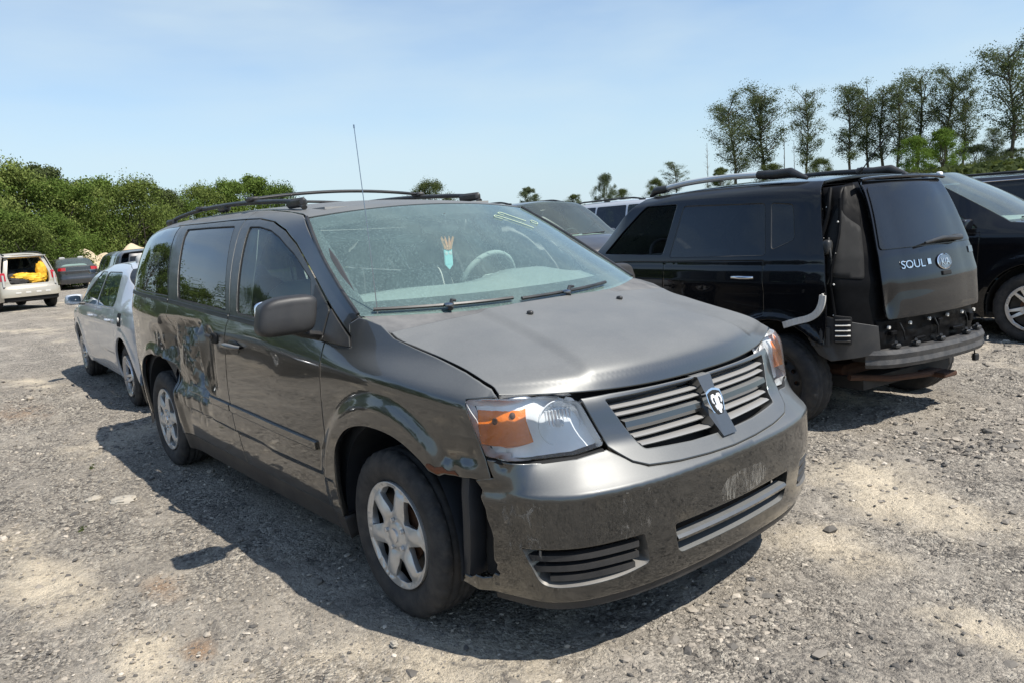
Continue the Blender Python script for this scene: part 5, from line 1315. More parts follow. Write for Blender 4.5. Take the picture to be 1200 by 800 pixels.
    # roof rails, whip aerial, spoiler lamp
    for sd in (1, -1):
        y = sd*.585; b = MB(); b.tube(spl([(-1.20, y, 1.742), (-1.5, y, 1.768), (-1.9, y, 1.775), (-2.22, y, 1.762)], 5), .023, 10); rl2 = b.build('roof_rail', M['rail_silver'] if sd > 0 else M['trim'], T)
        for x0, x1, z0, z1 in ((-1.02, -1.24, 1.690, 1.738), (-2.20, -2.62, 1.765, 1.705)):
            b = MB(); b.tube([(x0, y, z0), ((x0*2+x1)/3, y, (z0+z1)/2+.018), ((x0+2*x1)/3, y, (z0+z1)/2+.022), (x1, y, z1)], [.012 if x0 > -2 else .032, .034, .034, .030 if x0 > -2 else .012], 10); b.build('rail_end', M['trim'], rl2, angle=60)
    b = MB(); b.tube([(-2.60, .0, 1.735), (-2.64, .0, 1.76)], [.026, .012], 10); ab = b.build('aerial_base', M['trim'], T); b = MB(); b.tube([(-2.64, 0, 1.755), (-2.83, 0, 1.98)], [.0045, .003], 6); b.build('aerial_whip', M['trim'], ab)
    b = MB(); b.tube([tuple(rzm(.03)(u, 1.675-.012*(abs(u)/.5)**3)) for u in np.linspace(-.54, .54, 15)], .020, 8, flat=.6); sp = b.build('roof_spoiler', M['black_paint'], T)
    for u, m_ in ((.02, 'trim'), (-.53, 'lamp_white')):
        b = MB(); V, F = superq(.018, .022, .016, .6, .6, 8, 10); b.add(V+rzm(.03)(u, 1.682), F); b.build('spoiler_lamp', M[m_], sp)
    return r
M['bare_black'] = plain('bare_black_metal', (.005, .005, .0055), .42, .0, var=.5, scale=14, dust=.03, dustcol=(.05, .04, .03), spec=.08)
M['glass_tail'] = glass('tail_glass', (.05, .055, .055), .025, (.40, .42, .42), gain=1.5)
M['rail_silver'] = plain('rail_silver', (.62, .63, .62), .38, .5, var=.1)
hatch()
def beige():
    p = dict(SUV); p.update(W=.90, zr=1.70, zb=1.02, R=.355, ro=.92, wb=2.62, pillars=[(-.38, -1.0), (-1.40, -1.48), (-2.28, -2.32), (-3.15, -3.02)], glass_rear='glass_clear', rail_mat='trim', cabin=False)
    r = make_car('beige_utility_car', 'beige utility car at the far left with its tailgate off and junk inside', 'car', (-27.9, .52, 0), RAD(191), M['champagne'], p, skip=('rear',), detail=.05)
    T, B, rzm, sr = r['T'], r['B'], r['rzm'], r['sr']; cc = (-1.3, 0, .6)
    op = rounded([(-.56, .80), (.56, .80), (.62, 1.05), (.52, 1.60), (-.52, 1.60), (-.62, 1.05)], .05)
    patch('rear_frame', [(-sr, .66), (sr, .66), (sr, 1.05), (.64, 1.655), (-.64, 1.655), (-sr, 1.05)], rzm(.002), M['champagne'], T, holes=[op], step=.05, thick=.06, c=cc)
    bp = patch('rear_bumper', rounded([(-sr-.05, .42), (sr+.05, .42), (sr+.05, .66), (-sr-.05, .66)], .04), rzm(.05), M['champagne'], T, step=.05, thick=.06, c=cc)
    for u in (-.40, -.14, .14, .40):
        patch('bumper_slot', rounded([(u-.07, .52), (u+.07, .52), (u+.07, .57), (u-.07, .57)], .01), rzm(.055), M['white_plastic'], bp, step=.04, thick=.01, c=cc)
    patch('lower_valance', [(-sr, .30), (sr, .30), (sr, .42), (-sr, .42)], rzm(.0), M['black'], T, step=.06, c=cc)
    for sd in (-1, 1): patch('tail_light', rounded([(sd*.66, .92), (sd*(sr+.06), .92), (sd*(sr+.06), 1.16), (sd*.68, 1.16)], .02), rzm(.014), M['lens_red'], T, step=.04, thick=.03, c=cc)
    # inside
    b = MB(); b.box((-2.45, 0, 1.63), (1.7, 1.15, .03)); b.build('headliner', M['dash'], T)
    b = MB(); b.box((-2.6, 0, .72), (1.6, 1.45, .05)); b.build('load_floor', M['interior_dark'], T)
    b = MB(); b.box((-3.0, .70, .92), (.8, .05, .35)); b.box((-3.0, -.70, .92), (.8, .05, .35)); b.build('side_lining', M['interior'], T)
    b = MB(); b.box((-2.0, 0, .98), (.16, 1.3, .55), bev=.05); b.build('seat_back', M['interior_dark'], T)
    for y, r_ in ((.30, .20), (-.05, .15)):
        o = MB(); V, F = superq(.25, r_, .20, .8, .8, 10, 16); o.add(V+[-2.75, y, 1.02], F); 
        o.build('dark_bundle', M['interior_dark'], T)
    return r, (T.matrix_world.copy())
rb_, _ = beige()
cM = Matrix.Translation((-27.9, .52, 0)) @ Matrix.Rotation(RAD(191), 4, 'Z')
def junk(name, label, cat, pts, rs, mat, seed, fl=.8):
    rng = np.random.RandomState(seed); b = MB(); V_, F_ = superq(1, 1, 1, .9, .9, 14, 20)
    V_ = V_*(1+.10*rng.normal(0, 1, (len(V_), 1)).clip(-1.5, 1.5))
    for q, r_ in zip(pts, rs): b.add(V_*np.array(r_)+np.array(q), F_)
    o = b.build(name, mat, angle=30); o.matrix_world = cM; o['label'] = label; o['category'] = cat
M['tarp'] = plain('yellow_tarp', (.75, .42, .03), .55, var=.3, scale=8)
junk('yellow_tarp', 'crumpled yellow tarp spread in the back of the beige utility car', 'tarp', [(-3.15, .05, .98), (-3.2, -.18, .90)], [(.25, .34, .14), (.25, .22, .16)], M['tarp'], 3)
junk('yellow_bag', 'upright yellow bag at the right inside the back of the beige utility car', 'bag', [(-3.2, -.42, 1.14), (-3.2, -.36, .96)], [(.18, .15, .28), (.2, .2, .16)], M['tarp'], 5)
junk('old_tyre', 'worn black tyre lying at the left in the back of the beige utility car', 'tyre', [(-3.22, .30, .86)], [(.22, .34, .13)], M['rubber'], 6)
def lot():
    p = dict(SEDAN); p.update(W=.92, zb=.96, zr=1.44, ro=1.02, wb=2.80, zd=1.08, zdt=1.04, xrt=-2.45, xrb=-3.10, pillars=[(-.42, -1.12), (-1.42, -1.52), (-2.45, -2.35)], glass_back='glass_clear')
    x, y = spot(93, 322, 35, (-3.82, 0), 178)
    make_car('dark_sedan', 'black sedan seen from behind beside the beige open-backed utility car', 'sedan', (x, y, 0), RAD(178), M['dark_paint'], p, detail=.06)
    q = dict(SUV); q.update(W=.90, zr=1.56, zb=1.0, rails=False, zh=1.04, zhf=.85)
    x, y = spot(136, 297, 20, (-2.0, .55), 176)
    make_car('dark_wagon', 'dark wagon whose roof shows behind the silver sedan roof', 'car', (x, y, 0), RAD(176), M['dark_paint'], q, detail=.06)
    p = dict(SUV); p.update(glass_rear='glass_dark', interior='interior', W=.93, zr=1.70, R=.36)
    x, y = spot(722, 268, 12.5, (-.12, .80), -6)
    make_car('utility_car', 'dusty grey utility car showing its windscreen behind the minivan hood', 'car', (x, y, .18), RAD(-6), M['grey_paint'], p, detail=.04)
    p = dict(SUV); p.update(rail_mat='trim', W=.93, zr=1.68)
    x, y = spot(738, 236, 14.5, (-1.6, -.55), -4)
    make_car('silver_utility_car', 'silver roofed utility car with dark windows behind the black hatchback', 'car', (x, y, .18), RAD(-4), M['silver'], p, detail=.05)
    p = dict(SUV); p.update(wheel=('alloy5', 'alloy'), W=.92, zr=1.78, R=.365, interior='interior', glass_front='glass_clear', zh=1.22, zhf=.98, rimk=.66, zb=1.14, xwb=-.22, xwt=-1.1, pillars=[(-.50, -1.2), (-1.45, -1.55), (-2.32, -2.36), (-3.20, -3.02)])
    make_car('black_crossover', 'glossy black crossover with silver alloy wheel at the right edge', 'car', (.08, 7.33, 0), RAD(2), M['black_paint'], p, detail=.03)
    p = dict(SUV); p.update(chrome_line=True, W=.95, zr=1.74, zb=1.16, wb=2.9, zh=1.20, zhf=1.0)
    make_car('black_utility_car', 'black utility car with chrome window line behind the black crossover', 'car', (.6, 10.4, 0), RAD(4), M['black_paint'], p, detail=.05)
    # a dark car parked beyond the left edge of the picture, mirrored in the minivan doors
    p = dict(SEDAN); p.update(W=.90)
    make_car('dark_sedan', 'dark sedan mirrored in the doors of the minivan', 'sedan', (-6.7, -4.35, 0), RAD(3), M['dark_paint'], p, detail=.06)
lot()
# ------------------------------------------------------------------ ground
WHEELS = [(0, -.83), (0, .83), (-3.08, -.83), (-3.08, .83), (-.24, 2.36), (-.02, 3.92), (-2.75, 2.7), (-5.6, -.45), (-8.3, -.4), (-5.5, 1.2), (.08, 6.5)]
def ground_z(x, y):
    d = np.hypot(x-CAM[0], y-CAM[1]); near = 1-sst(14, 30, d)
    z = .10*(fbm(x*.16, y*.16, 3, 3)-.5) + near*.03*(fbm(x*.5+y*.25, y*3.2-x*.8, 3, 33)-.5) + .050*(fbm(x*.9, y*.9, 3, 7)-.5)
    z = z + near*(.034*(fbm(x*4.2+y, y*4.2, 3, 9)-.5)+.032*(fbm(x*14, y*14, 3, 15)-.5)+.014*(vnoise(x*38, y*38, 19)-.5))
    z = z + .20*sst(-7.0, -10.0, x)*sst(2.0, 4.0, y)*(1-sst(14, 22, y)) if False else z + .20*(1-sst(-9.5, -6.5, x))*sst(1.8, 3.6, y)*sst(-28,-20,x)
    k = 1
    for wx, wy in WHEELS: k = k*(1-.9*np.exp(-((x-wx)**2+(y-wy)**2)/.16))
    return z*k*(1-.5*np.exp(-((x+1.5)**2/9+(y)**2/4)))-.004
def axis(dense, step, lo, hi, growth=1.07):
    a = list(np.arange(dense[0], dense[1], step)); s = step; v = a[0]
    L = []
    while v > lo: s *= growth; v -= s; L.append(v)
    s = step; v = a[-1]; Rr = []
    while v < hi: s *= growth; v += s; Rr.append(v)
    return np.array(L[::-1]+a+Rr)
gx = axis((-6.0, 2.6), .031, -900, 500, 1.075); gy = axis((-3.0, 5.6), .031, -500, 900, 1.075)
X, Y = np.meshgrid(gx, gy, indexing='ij'); Z = ground_z(X, Y)
nx_, ny_ = X.shape; idx = np.arange(nx_*ny_).reshape(nx_, ny_)
F = np.stack([idx[:-1, :-1], idx[1:, :-1], idx[1:, 1:], idx[:-1, 1:]], -1).reshape(-1, 4)

def ground_mat():
    m, nt = newmat('gravel_ground')
    geo = nt.nodes.new('ShaderNodeNewGeometry'); pos = geo.outputs['Position']
    n_big = noise(nt, .55, 5, .6, pos, .6); n_mid = noise(nt, 2.6, 6, .65, pos, .4); n_fine = noise(nt, 26, 5, .7, pos); n_grit = noise(nt, 150, 3, .7, pos)
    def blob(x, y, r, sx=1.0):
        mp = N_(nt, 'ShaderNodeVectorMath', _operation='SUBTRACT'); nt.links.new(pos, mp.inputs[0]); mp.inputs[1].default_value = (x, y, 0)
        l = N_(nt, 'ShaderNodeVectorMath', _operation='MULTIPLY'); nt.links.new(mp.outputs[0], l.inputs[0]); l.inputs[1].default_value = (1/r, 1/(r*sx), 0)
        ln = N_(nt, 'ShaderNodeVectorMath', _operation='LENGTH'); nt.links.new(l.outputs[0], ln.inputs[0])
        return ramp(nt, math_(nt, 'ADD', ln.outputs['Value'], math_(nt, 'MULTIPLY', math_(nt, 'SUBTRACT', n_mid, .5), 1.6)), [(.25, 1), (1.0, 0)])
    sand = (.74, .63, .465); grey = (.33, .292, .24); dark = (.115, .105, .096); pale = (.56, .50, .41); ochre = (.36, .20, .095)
    c = mixc(nt, ramp(nt, n_mid, [(.38, 0), (.62, 1)]), grey, (.46, .41, .34))
    c = mixc(nt, ramp(nt, n_big, [(.52, 0), (.66, .9)]), c, sand)
    for bx_, by_, r_, sx in BLOBS_SAND: c = mixc(nt, math_(nt, 'MULTIPLY', blob(bx_, by_, r_, sx), .9), c, sand)
    n_d = noise(nt, 1.1, 6, .7, pos, 1.0)
    c = mixc(nt, math_(nt, 'MULTIPLY', ramp(nt, n_d, [(.44, 0), (.60, 1)]), ramp(nt, n_fine, [(.42, 0), (.58, .9)])), c, dark)
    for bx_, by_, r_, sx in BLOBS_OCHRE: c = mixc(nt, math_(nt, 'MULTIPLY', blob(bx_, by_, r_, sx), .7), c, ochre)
    # crushed stone: cells of different grey, sunk joints
    def stones(scale, rnd=1.0):
        v = N_(nt, 'ShaderNodeTexVoronoi', Scale=scale, Randomness=rnd); nt.links.new(pos, v.inputs['Vector']); sp = nt.nodes.new('ShaderNodeSeparateColor'); nt.links.new(v.outputs['Color'], sp.inputs[0]); return sp.outputs[0], v.outputs['Distance']
    s1, d1 = stones(46); s2, d2 = stones(105)
    lm_ = N_(nt, 'ShaderNodeMapping'); lm_.inputs['Rotation'].default_value = (0, 0, .42); lm_.inputs['Scale'].default_value = (.28, 1.5, 1); nt.links.new(pos, lm_.inputs['Vector'])
    lane = noise(nt, 1.3, 4, .55, lm_.outputs['Vector'], .5)
    cover = ramp(nt, math_(nt, 'ADD', math_(nt, 'MULTIPLY', noise(nt, 1.4, 6, .7, pos, .8), .55), math_(nt, 'MULTIPLY', lane, .45)), [(.43, .06), (.56, 1)])
    for bx_, by_, r_, sx in BLOBS_SAND: cover = math_(nt, 'MULTIPLY', cover, math_(nt, 'SUBTRACT', 1.0, math_(nt, 'MULTIPLY', blob(bx_, by_, r_, sx), .75)))
    g1 = ramp(nt, s1, [(0, (.045, .042, .04)), (.25, (.12, .108, .095)), (.6, (.32, .285, .24)), (1, (.62, .56, .46))])
    g2 = ramp(nt, s2, [(0, (.05, .046, .043)), (.3, (.16, .145, .125)), (.7, (.40, .355, .295)), (1, (.68, .61, .50))])
    c = mixc(nt, math_(nt, 'ADD', .10, math_(nt, 'MULTIPLY', cover, .62)), c, g2)
    c = mixc(nt, math_(nt, 'MULTIPLY', math_(nt, 'MULTIPLY', cover, ramp(nt, noise(nt, 9, 4, .7, pos), [(.44, 0), (.56, 1)])), .85), c, g1)
    c = mixc(nt, ramp(nt, n_fine, [(.32, .55), (.46, 0)]), c, dark)
    c = mixc(nt, ramp(nt, n_grit, [(.30, .5), (.42, 0)]), c, (.09, .085, .08))
    p = principled(nt, Base__Color=c, Roughness=.95, Specular__IOR__Level=.15)
    h = math_(nt, 'ADD', math_(nt, 'MULTIPLY', n_fine, .9), math_(nt, 'MULTIPLY', n_grit, .3))
    h = math_(nt, 'SUBTRACT', h, math_(nt, 'MULTIPLY', math_(nt, 'MULTIPLY', d1, cover), .55)); h = math_(nt, 'SUBTRACT', h, math_(nt, 'MULTIPLY', math_(nt, 'MULTIPLY', d2, cover), .30))
    nt.links.new(bump(nt, h, 1.0, .030), p.inputs['Normal']); return m
BLOBS_SAND = [(-1.40, -1.95, .55, .45), (-.50, -1.80, .42, .35), (.65, 1.70, .55, .8), (1.15, 1.45, .60, .7), (.95, .75, .45, .6), (1.65, .45, .35, .5), (-.15, 3.3, .5, .5), (-2.2, -2.0, .5, .4)]
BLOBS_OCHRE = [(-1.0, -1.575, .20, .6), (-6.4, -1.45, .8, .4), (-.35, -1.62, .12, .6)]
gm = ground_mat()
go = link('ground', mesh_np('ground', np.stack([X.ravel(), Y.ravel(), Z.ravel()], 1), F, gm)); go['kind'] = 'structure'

# ------------------------------------------------------------------ loose gravel
def gravel(n, seed):
    rng = np.random.RandomState(seed)
    t = (1+5**.5)/2; ico = np.array([(-1, t, 0), (1, t, 0), (-1, -t, 0), (1, -t, 0), (0, -1, t), (0, 1, t), (0, -1, -t), (0, 1, -t), (t, 0, -1), (t, 0, 1), (-t, 0, -1), (-t, 0, 1)])/math.hypot(1, t)
    fc = np.array([(0, 11, 5), (0, 5, 1), (0, 1, 7), (0, 7, 10), (0, 10, 11), (1, 5, 9), (5, 11, 4), (11, 10, 2), (10, 7, 6), (7, 1, 8), (3, 9, 4), (3, 4, 2), (3, 2, 6), (3, 6, 8), (3, 8, 9), (4, 9, 5), (2, 4, 11), (6, 2, 10), (8, 6, 7), (9, 8, 1)])
    # spread over the yard, denser near the photographer's spot
    m = n*5; x = rng.uniform(-9.0, 3.0, m); y = rng.uniform(-3.4, 9.0, m); d = np.hypot(x-CAM[0], y-CAM[1])
    keep = rng.rand(m) < np.clip((2.6/np.maximum(d, 1.6))**1.6, 0, 1)*(.30+1.1*sst(.42, .62, fbm(x*1.1, y*1.1, 4, 77))); x, y, d = x[keep][:n], y[keep][:n], d[keep][:n]; k = len(x)
    size = np.clip(.0037*np.exp(rng.normal(0, .52, k)), .0022, .020)*np.clip(.75+d*.10, .8, 1.8)
    size = size*(1+1.1*np.exp(-((x-1.05)**2+(y-2.6)**2)/.5)+.9*np.exp(-((x-1.2)**2+(y+.3)**2)/.25)+.7*np.exp(-((x+2.4)**2+(y+2.0)**2)/.4))*rng.choice([1, 1, 1, 1.3], k)
    sc3 = size[:, None]*np.stack([rng.uniform(.7, 1.5, k), rng.uniform(.7, 1.3, k), rng.uniform(.32, .75, k)], 1)
    V = ico[None]*(1+rng.uniform(-.28, .28, (k, 12, 1)))*sc3[:, None, :]
    a = rng.uniform(0, 6.28, k); ca, sa = np.cos(a)[:, None], np.sin(a)[:, None]
    V = np.stack([V[..., 0]*ca-V[..., 1]*sa, V[..., 0]*sa+V[..., 1]*ca, V[..., 2]], -1)
    V += np.stack([x, y, ground_z(x, y)+sc3[:, 2]*.15], 1)[:, None, :]
    Fa = (fc[None]+np.arange(k)[:, None, None]*12).reshape(-1, 3)
    return V.reshape(-1, 3), Fa
def stone_mat():
    m, nt = newmat('gravel_stone'); geo = nt.nodes.new('ShaderNodeNewGeometry')
    c = ramp(nt, geo.outputs['Random Per Island'], [(0, (.09, .084, .078)), (.30, (.17, .155, .135)), (.65, (.29, .255, .212)), (.93, (.40, .35, .285)), (1, (.56, .50, .42))])
    principled(nt, Base__Color=c, Roughness=.9, Specular__IOR__Level=.2); return m
V, F = gravel(62000, 4)
gv = link('gravel', mesh_np('gravel', V, F, stone_mat(), smooth=False)); gv['kind'] = 'stuff'; gv['label'] = 'loose grey and beige gravel scattered over the yard'; gv['category'] = 'gravel'

# ------------------------------------------------------------------ trees
def leaf_mat(name, a, b_, trans=.25):
    m, nt = newmat(name); geo = nt.nodes.new('ShaderNodeNewGeometry'); oi = nt.nodes.new('ShaderNodeObjectInfo')
    r = math_(nt, 'ADD', math_(nt, 'MULTIPLY', geo.outputs['Random Per Island'], .6), math_(nt, 'MULTIPLY', oi.outputs['Random'], .4))
    c = ramp(nt, r, [(0, a), (.7, b_), (1, tuple(x*1.25 for x in b_))])
    d = N_(nt, 'ShaderNodeBsdfDiffuse'); t = N_(nt, 'ShaderNodeBsdfTranslucent'); mxs = N_(nt, 'ShaderNodeMixShader', Fac=trans); o = nt.nodes.new('ShaderNodeOutputMaterial')
    nt.links.new(c, d.inputs['Color']); nt.links.new(mixc(nt, .5, c, (.16, .20, .03)), t.inputs['Color']); nt.links.new(d.outputs[0], mxs.inputs[1]); nt.links.new(t.outputs[0], mxs.inputs[2]); nt.links.new(mxs.outputs[0], o.inputs[0]); return m
M['leaf_bush'] = leaf_mat('leaves_bush', (.055, .090, .020), (.135, .190, .045))
M['leaf_poplar'] = leaf_mat('leaves_poplar', (.060, .076, .045), (.115, .138, .080), .3)  # leaf colour lightened, distance haze is painted into it
M['leaf_bush2'] = leaf_mat('leaves_bush_light', (.085, .120, .030), (.185, .225, .065))
M['leaf_bright'] = leaf_mat('leaves_bright', (.06, .11, .02), (.12, .185, .04), .3)
M['leaf_dull'] = leaf_mat('leaves_dull', (.05, .065, .028), (.10, .12, .05))
M['bark'] = plain('bark', (.075, .062, .050), .9, var=.4, scale=3)
M['twig'] = plain('dead_twig', (.22, .19, .16), .9, var=.3)
def leaves(cl, rad, per, size, rng, flat=.8):
    """leaf quads scattered in clumps: cl (k,3) clump centres, rad (k,)"""
    k = len(cl); n = k*per
    u = rng.normal(0, 1, (n, 3)); u /= np.linalg.norm(u, axis=1)[:, None]; r = rng.rand(n)**.6*rng.choice([1, 1, 1.35], n)
    P = np.repeat(cl, per, 0)+u*(np.repeat(rad, per)*r)[:, None]*np.array([1, 1, flat])
    a = rng.normal(0, 1, (n, 3)); a /= np.linalg.norm(a, axis=1)[:, None]; b_ = np.cross(a, u+rng.normal(0, .5, (n, 3))); b_ /= np.linalg.norm(b_, axis=1)[:, None]+1e-9
    s = size*rng.uniform(.55, 1.35, n)[:, None]
    V = np.stack([P-a*s*.5, P+b_*s*.36, P+a*s*.5, P-b_*s*.36], 1).reshape(-1, 3)
    return V, np.arange(n*4).reshape(-1, 4)
def limb(b, p0, p1, r0, r1, rng, wob=.06):
    p0 = np.array(p0); p1 = np.array(p1); L = np.linalg.norm(p1-p0); pts = [p0+(p1-p0)*t+rng.normal(0, wob*L, 3)*(0 if t in (0,) else .6)*np.array([1, 1, .4]) for t in np.linspace(0, 1, 5)]
    b.tube(pts, list(np.linspace(r0, r1, 5)), 6, cap=False); return pts
def poplar_parts(seed, H=1.0, spread=.20, start=.26, nb=34, per=125, size=.0108):
    """slim tree of unit height: trunk and limbs, sparse clumped crown with gaps"""
    rng = np.random.RandomState(seed); b = MB(); lean = rng.normal(0, .02, 2)
    tr = [(lean[0]*t+.012*math.sin(t*7+seed), lean[1]*t+.012*math.cos(t*6+seed), t*.97) for t in np.linspace(0, 1, 12)]
    b.tube(tr, list(np.linspace(.016, .003, 12)), 7, cap=False); cl = []; rd = []
    for i in range(nb):
        h = start+(.97-start)*(i+rng.rand()*.8)/nb; t = (h-start)/(1-start); base = np.array([np.interp(h, [q[2] for q in tr], [q[j] for q in tr]) for j in range(3)])
        az = rng.rand()*6.28; ln = spread*(.25+.85*math.sin((.08+.84*t)*math.pi))*rng.uniform(.5, 1.15)
        tip = base+np.array([math.cos(az)*ln, math.sin(az)*ln, ln*rng.uniform(.6, 1.3)]); pts = limb(b, base, tip, .005, .0012, rng)
        for q in (pts[2], pts[3], pts[4]):
            if rng.rand() < .80: cl.append(q+rng.normal(0, .010, 3)); rd.append(spread*rng.uniform(.20, .46))
    for h in np.linspace(start+.1, .93, 16):
        cl.append(np.array([rng.normal(0, .02), rng.normal(0, .02), h])); rd.append(spread*rng.uniform(.25, .45))
    for i in range(5):                     # bare twigs above the crown
        p0 = np.array(tr[-1-(i % 3)]); b.tube([p0, p0+np.array([rng.normal(0, .03), rng.normal(0, .03), rng.uniform(.03, .07)])], [.0016, .0006], 4, cap=False)
    V, F = leaves(np.array(cl), np.array(rd), per, size, rng)
    return b, V, F
def bush_parts(seed, w=.5, nb=58, per=330, size=.0205, low=.06):
    rng = np.random.RandomState(seed); b = MB(); cl = []; rd = []
    for k in range(4):
        az = k*1.6+rng.rand(); limb(b, (0, 0, 0), (math.cos(az)*.18*w, math.sin(az)*.18*w, .6+.25*rng.rand()), .020, .004, rng)
    for i in range(nb):
        t = (i+.5)/nb; h = low+(.96-low)*t; az = rng.rand()*6.28; prof = (math.sin(min(1, .22+t*.80)*math.pi)**.7); r = w*prof*rng.uniform(.35, 1.0)
        c_ = np.array([math.cos(az)*r, math.sin(az)*r, h]); cl.append(c_); rd.append(w*rng.uniform(.13, .36)*(.75 if t > .8 else 1))
        if i % 4 == 0: limb(b, (0, 0, h*.6), c_, .006, .0015, rng)
    for k in range(10):                    # stray shoots that break the outline
        az = rng.rand()*6.28; c_ = np.array([math.cos(az)*w*.55*rng.rand(), math.sin(az)*w*.55*rng.rand(), rng.uniform(.84, .95)]); cl.append(c_); rd.append(w*rng.uniform(.12, .24))
    V, F = leaves(np.array(cl), np.array(rd), per, size, rng)
    return b, V, F
_cache = {}
def tree_mesh(kind, var, lm):
    key = (kind, var)
    if key not in _cache:
        if kind == 'poplar': b, V, F = poplar_parts(100+var, spread=[.20, .17, .23, .19][var % 4], nb=[40, 36, 46, 34][var % 4], size=.0115)
        elif kind == 'sparse': b, V, F = poplar_parts(200+var, spread=.17, nb=30, per=100, size=.0105, start=.25)
        else: b, V, F = bush_parts(300+var, w=[.52, .62, .45, .56, .7][var % 5])
        tm = mesh_np('trunk', np.vstack(b.V), b.F, M['bark']); cm = mesh_np('crown', V, F, M[lm], smooth=False); _cache[key] = (tm, cm)
    return _cache[key]
def tree(name, label, cat, kind, var, lm, loc, H, rz=0.0, group=None, wide=1.0):
    T = empty(name, label, cat, tuple(float(q) for q in loc), rz, group); tm, cm = tree_mesh(kind, var, lm)
    for nm, me in (('trunk', tm), ('crown', cm)):
        o = link(nm, me, T); o.scale = (H*wide, H*wide, H)
        if nm == 'crown': o.material_slots[0].link = 'OBJECT'; o.material_slots[0].material = M[lm]
    return T
def berm_z(az_deg): return float(np.interp(az_deg, [95, 106, 115, 125, 132, 140, 150, 158], [3.2, 3.2, 3.0, 2.7, 2.4, 2.1, 1.6, .0]))
def az_of(px): return math.degrees(YAW)-math.degrees(math.atan((px-600)/881.6))
def place(px, py_top, d):
    """foot and height of a tree whose top shows at a pixel, standing d metres out"""
    P = at_depth(px, py_top, d); return P
# grassy bank behind the yard
bk = MB(); rows = []; azs = np.linspace(90, 160, 60)
for a in azs:
    ca, sa = math.cos(RAD(a)), math.sin(RAD(a)); h = berm_z(a); r = []
    for dd, k in ((40, -.05), (43, .10), (47, .55), (51, .90), (56, 1.0), (80, 1.0), (200, 1.02)):
        w_ = .93+.04*math.sin(a*.9)+.03*math.sin(a*2.3+1); r.append((CAM[0]+ca*dd, CAM[1]+sa*dd, max(-.3, h*k*(w_ if .1 < k < 1.01 else 1))+.06*math.sin(a*5+dd)))
    rows.append(r)
V = np.array(rows).reshape(-1, 3); bk.add(V, [(i*7+j, (i+1)*7+j, (i+1)*7+j+1, i*7+j+1) for i in range(59) for j in range(6)])
M['grass'] = plain('bank_grass', (.17, .19, .055), .95, var=.45, scale=.8, dust=.5, dustcol=(.28, .25, .10))
bko = bk.build('grassy_bank', M['grass'], angle=60); bko['kind'] = 'structure'
rng = np.random.RandomState(8); n = 5200; a = rng.uniform(92, 158, n); dd = rng.uniform(44, 58, n); P = np.stack([CAM[0]+np.cos(np.radians(a))*dd, CAM[1]+np.sin(np.radians(a))*dd, [berm_z(q)*np.interp(e, [40, 43, 47, 51, 56, 80], [-.05, .10, .55, .90, 1, 1]) for q, e in zip(a, dd)]], 1)
V, F = leaves(P+[0, 0, .12], np.full(n, .30), 8, .34, rng, .7)
gt = link('bank_weeds', mesh_np('bank_weeds', V, F, M['leaf_dull'], smooth=False)); gt['kind'] = 'stuff'; gt['label'] = 'yellow green weeds growing on the grassy bank'; gt['category'] = 'weeds'
# ------------------------------------------------------------------ planting
def stand(px, top, d, kind, var, lm, label, name='poplar_tree', group=None, wide=1.0, base=None, cat='tree'):
    P = at_depth(px, top, d); z0 = (berm_z(az_of(px))-.1 if base is None else base); H = (P[2]-z0)*(.90 if kind in ('poplar', 'sparse') else 1.0)
    tree(name, label, cat, kind, var, lm, (P[0], P[1], z0), H, (px*7.7) % 6.28, group, wide)
G1 = 'tall trees on the right skyline'
for i, (px, top, d, kind, var, lm, wide, lab) in enumerate([
    (860, 112, 66, 'poplar', 2, 'leaf_poplar', 1.25, 'left tree of the dense dark pair above the black hatchback roof'),
    (893, 96, 66, 'poplar', 0, 'leaf_poplar', 1.25, 'right tree of the dense dark pair above the black hatchback roof'),
    (946, 100, 67, 'poplar', 3, 'leaf_poplar', .95, 'lone airy tree between the dark pair and the long row'),
    (998, 92, 68, 'poplar', 1, 'leaf_poplar', 1.05, 'leftmost tree of the long row on the right skyline'),
    (1018, 97, 70, 'poplar', 3, 'leaf_poplar', 1.05, 'second tree from the left of the long row on the right skyline'),
    (1035, 93, 69, 'sparse', 2, 'leaf_poplar', 1.2, 'thin third tree from the left of the long row on the right skyline'),
    (1054, 90, 68, 'poplar', 0, 'leaf_poplar', 1.05, 'fourth tree from the left of the long row on the right skyline'),
    (1078, 74, 69, 'sparse', 3, 'leaf_poplar', 1.35, 'tallest sparse tree in the middle of the long row on the right skyline'),
    (1110, 78, 67, 'poplar', 2, 'leaf_poplar', 1.1, 'broad tall tree near the right end of the long row'),
    (1131, 100, 68, 'poplar', 3, 'leaf_poplar', 1.05, 'rightmost tree of the long row on the right skyline'),
    (1166, 146, 70, 'poplar', 1, 'leaf_poplar', 1.2, 'short dark tree between the long row and the big tree at the right edge'),
    (1192, 44, 62, 'poplar', 2, 'leaf_poplar', 1.2, 'biggest tree, cut by the right edge of the picture'),
]): stand(px, top, d, kind, var, lm, lab, group=G1, wide=wide)
stand(1073, 160, 58, 'bush', 0, 'leaf_bright', 'bright green rounded young tree left of its twin below the tall row', 'young_tree', 'bright young trees', 1.0)
stand(1106, 150, 59, 'bush', 2, 'leaf_bright', 'bright green taller young tree right of its twin below the tall row', 'young_tree', 'bright young trees', 1.0)
G2 = 'small trees along the bank'
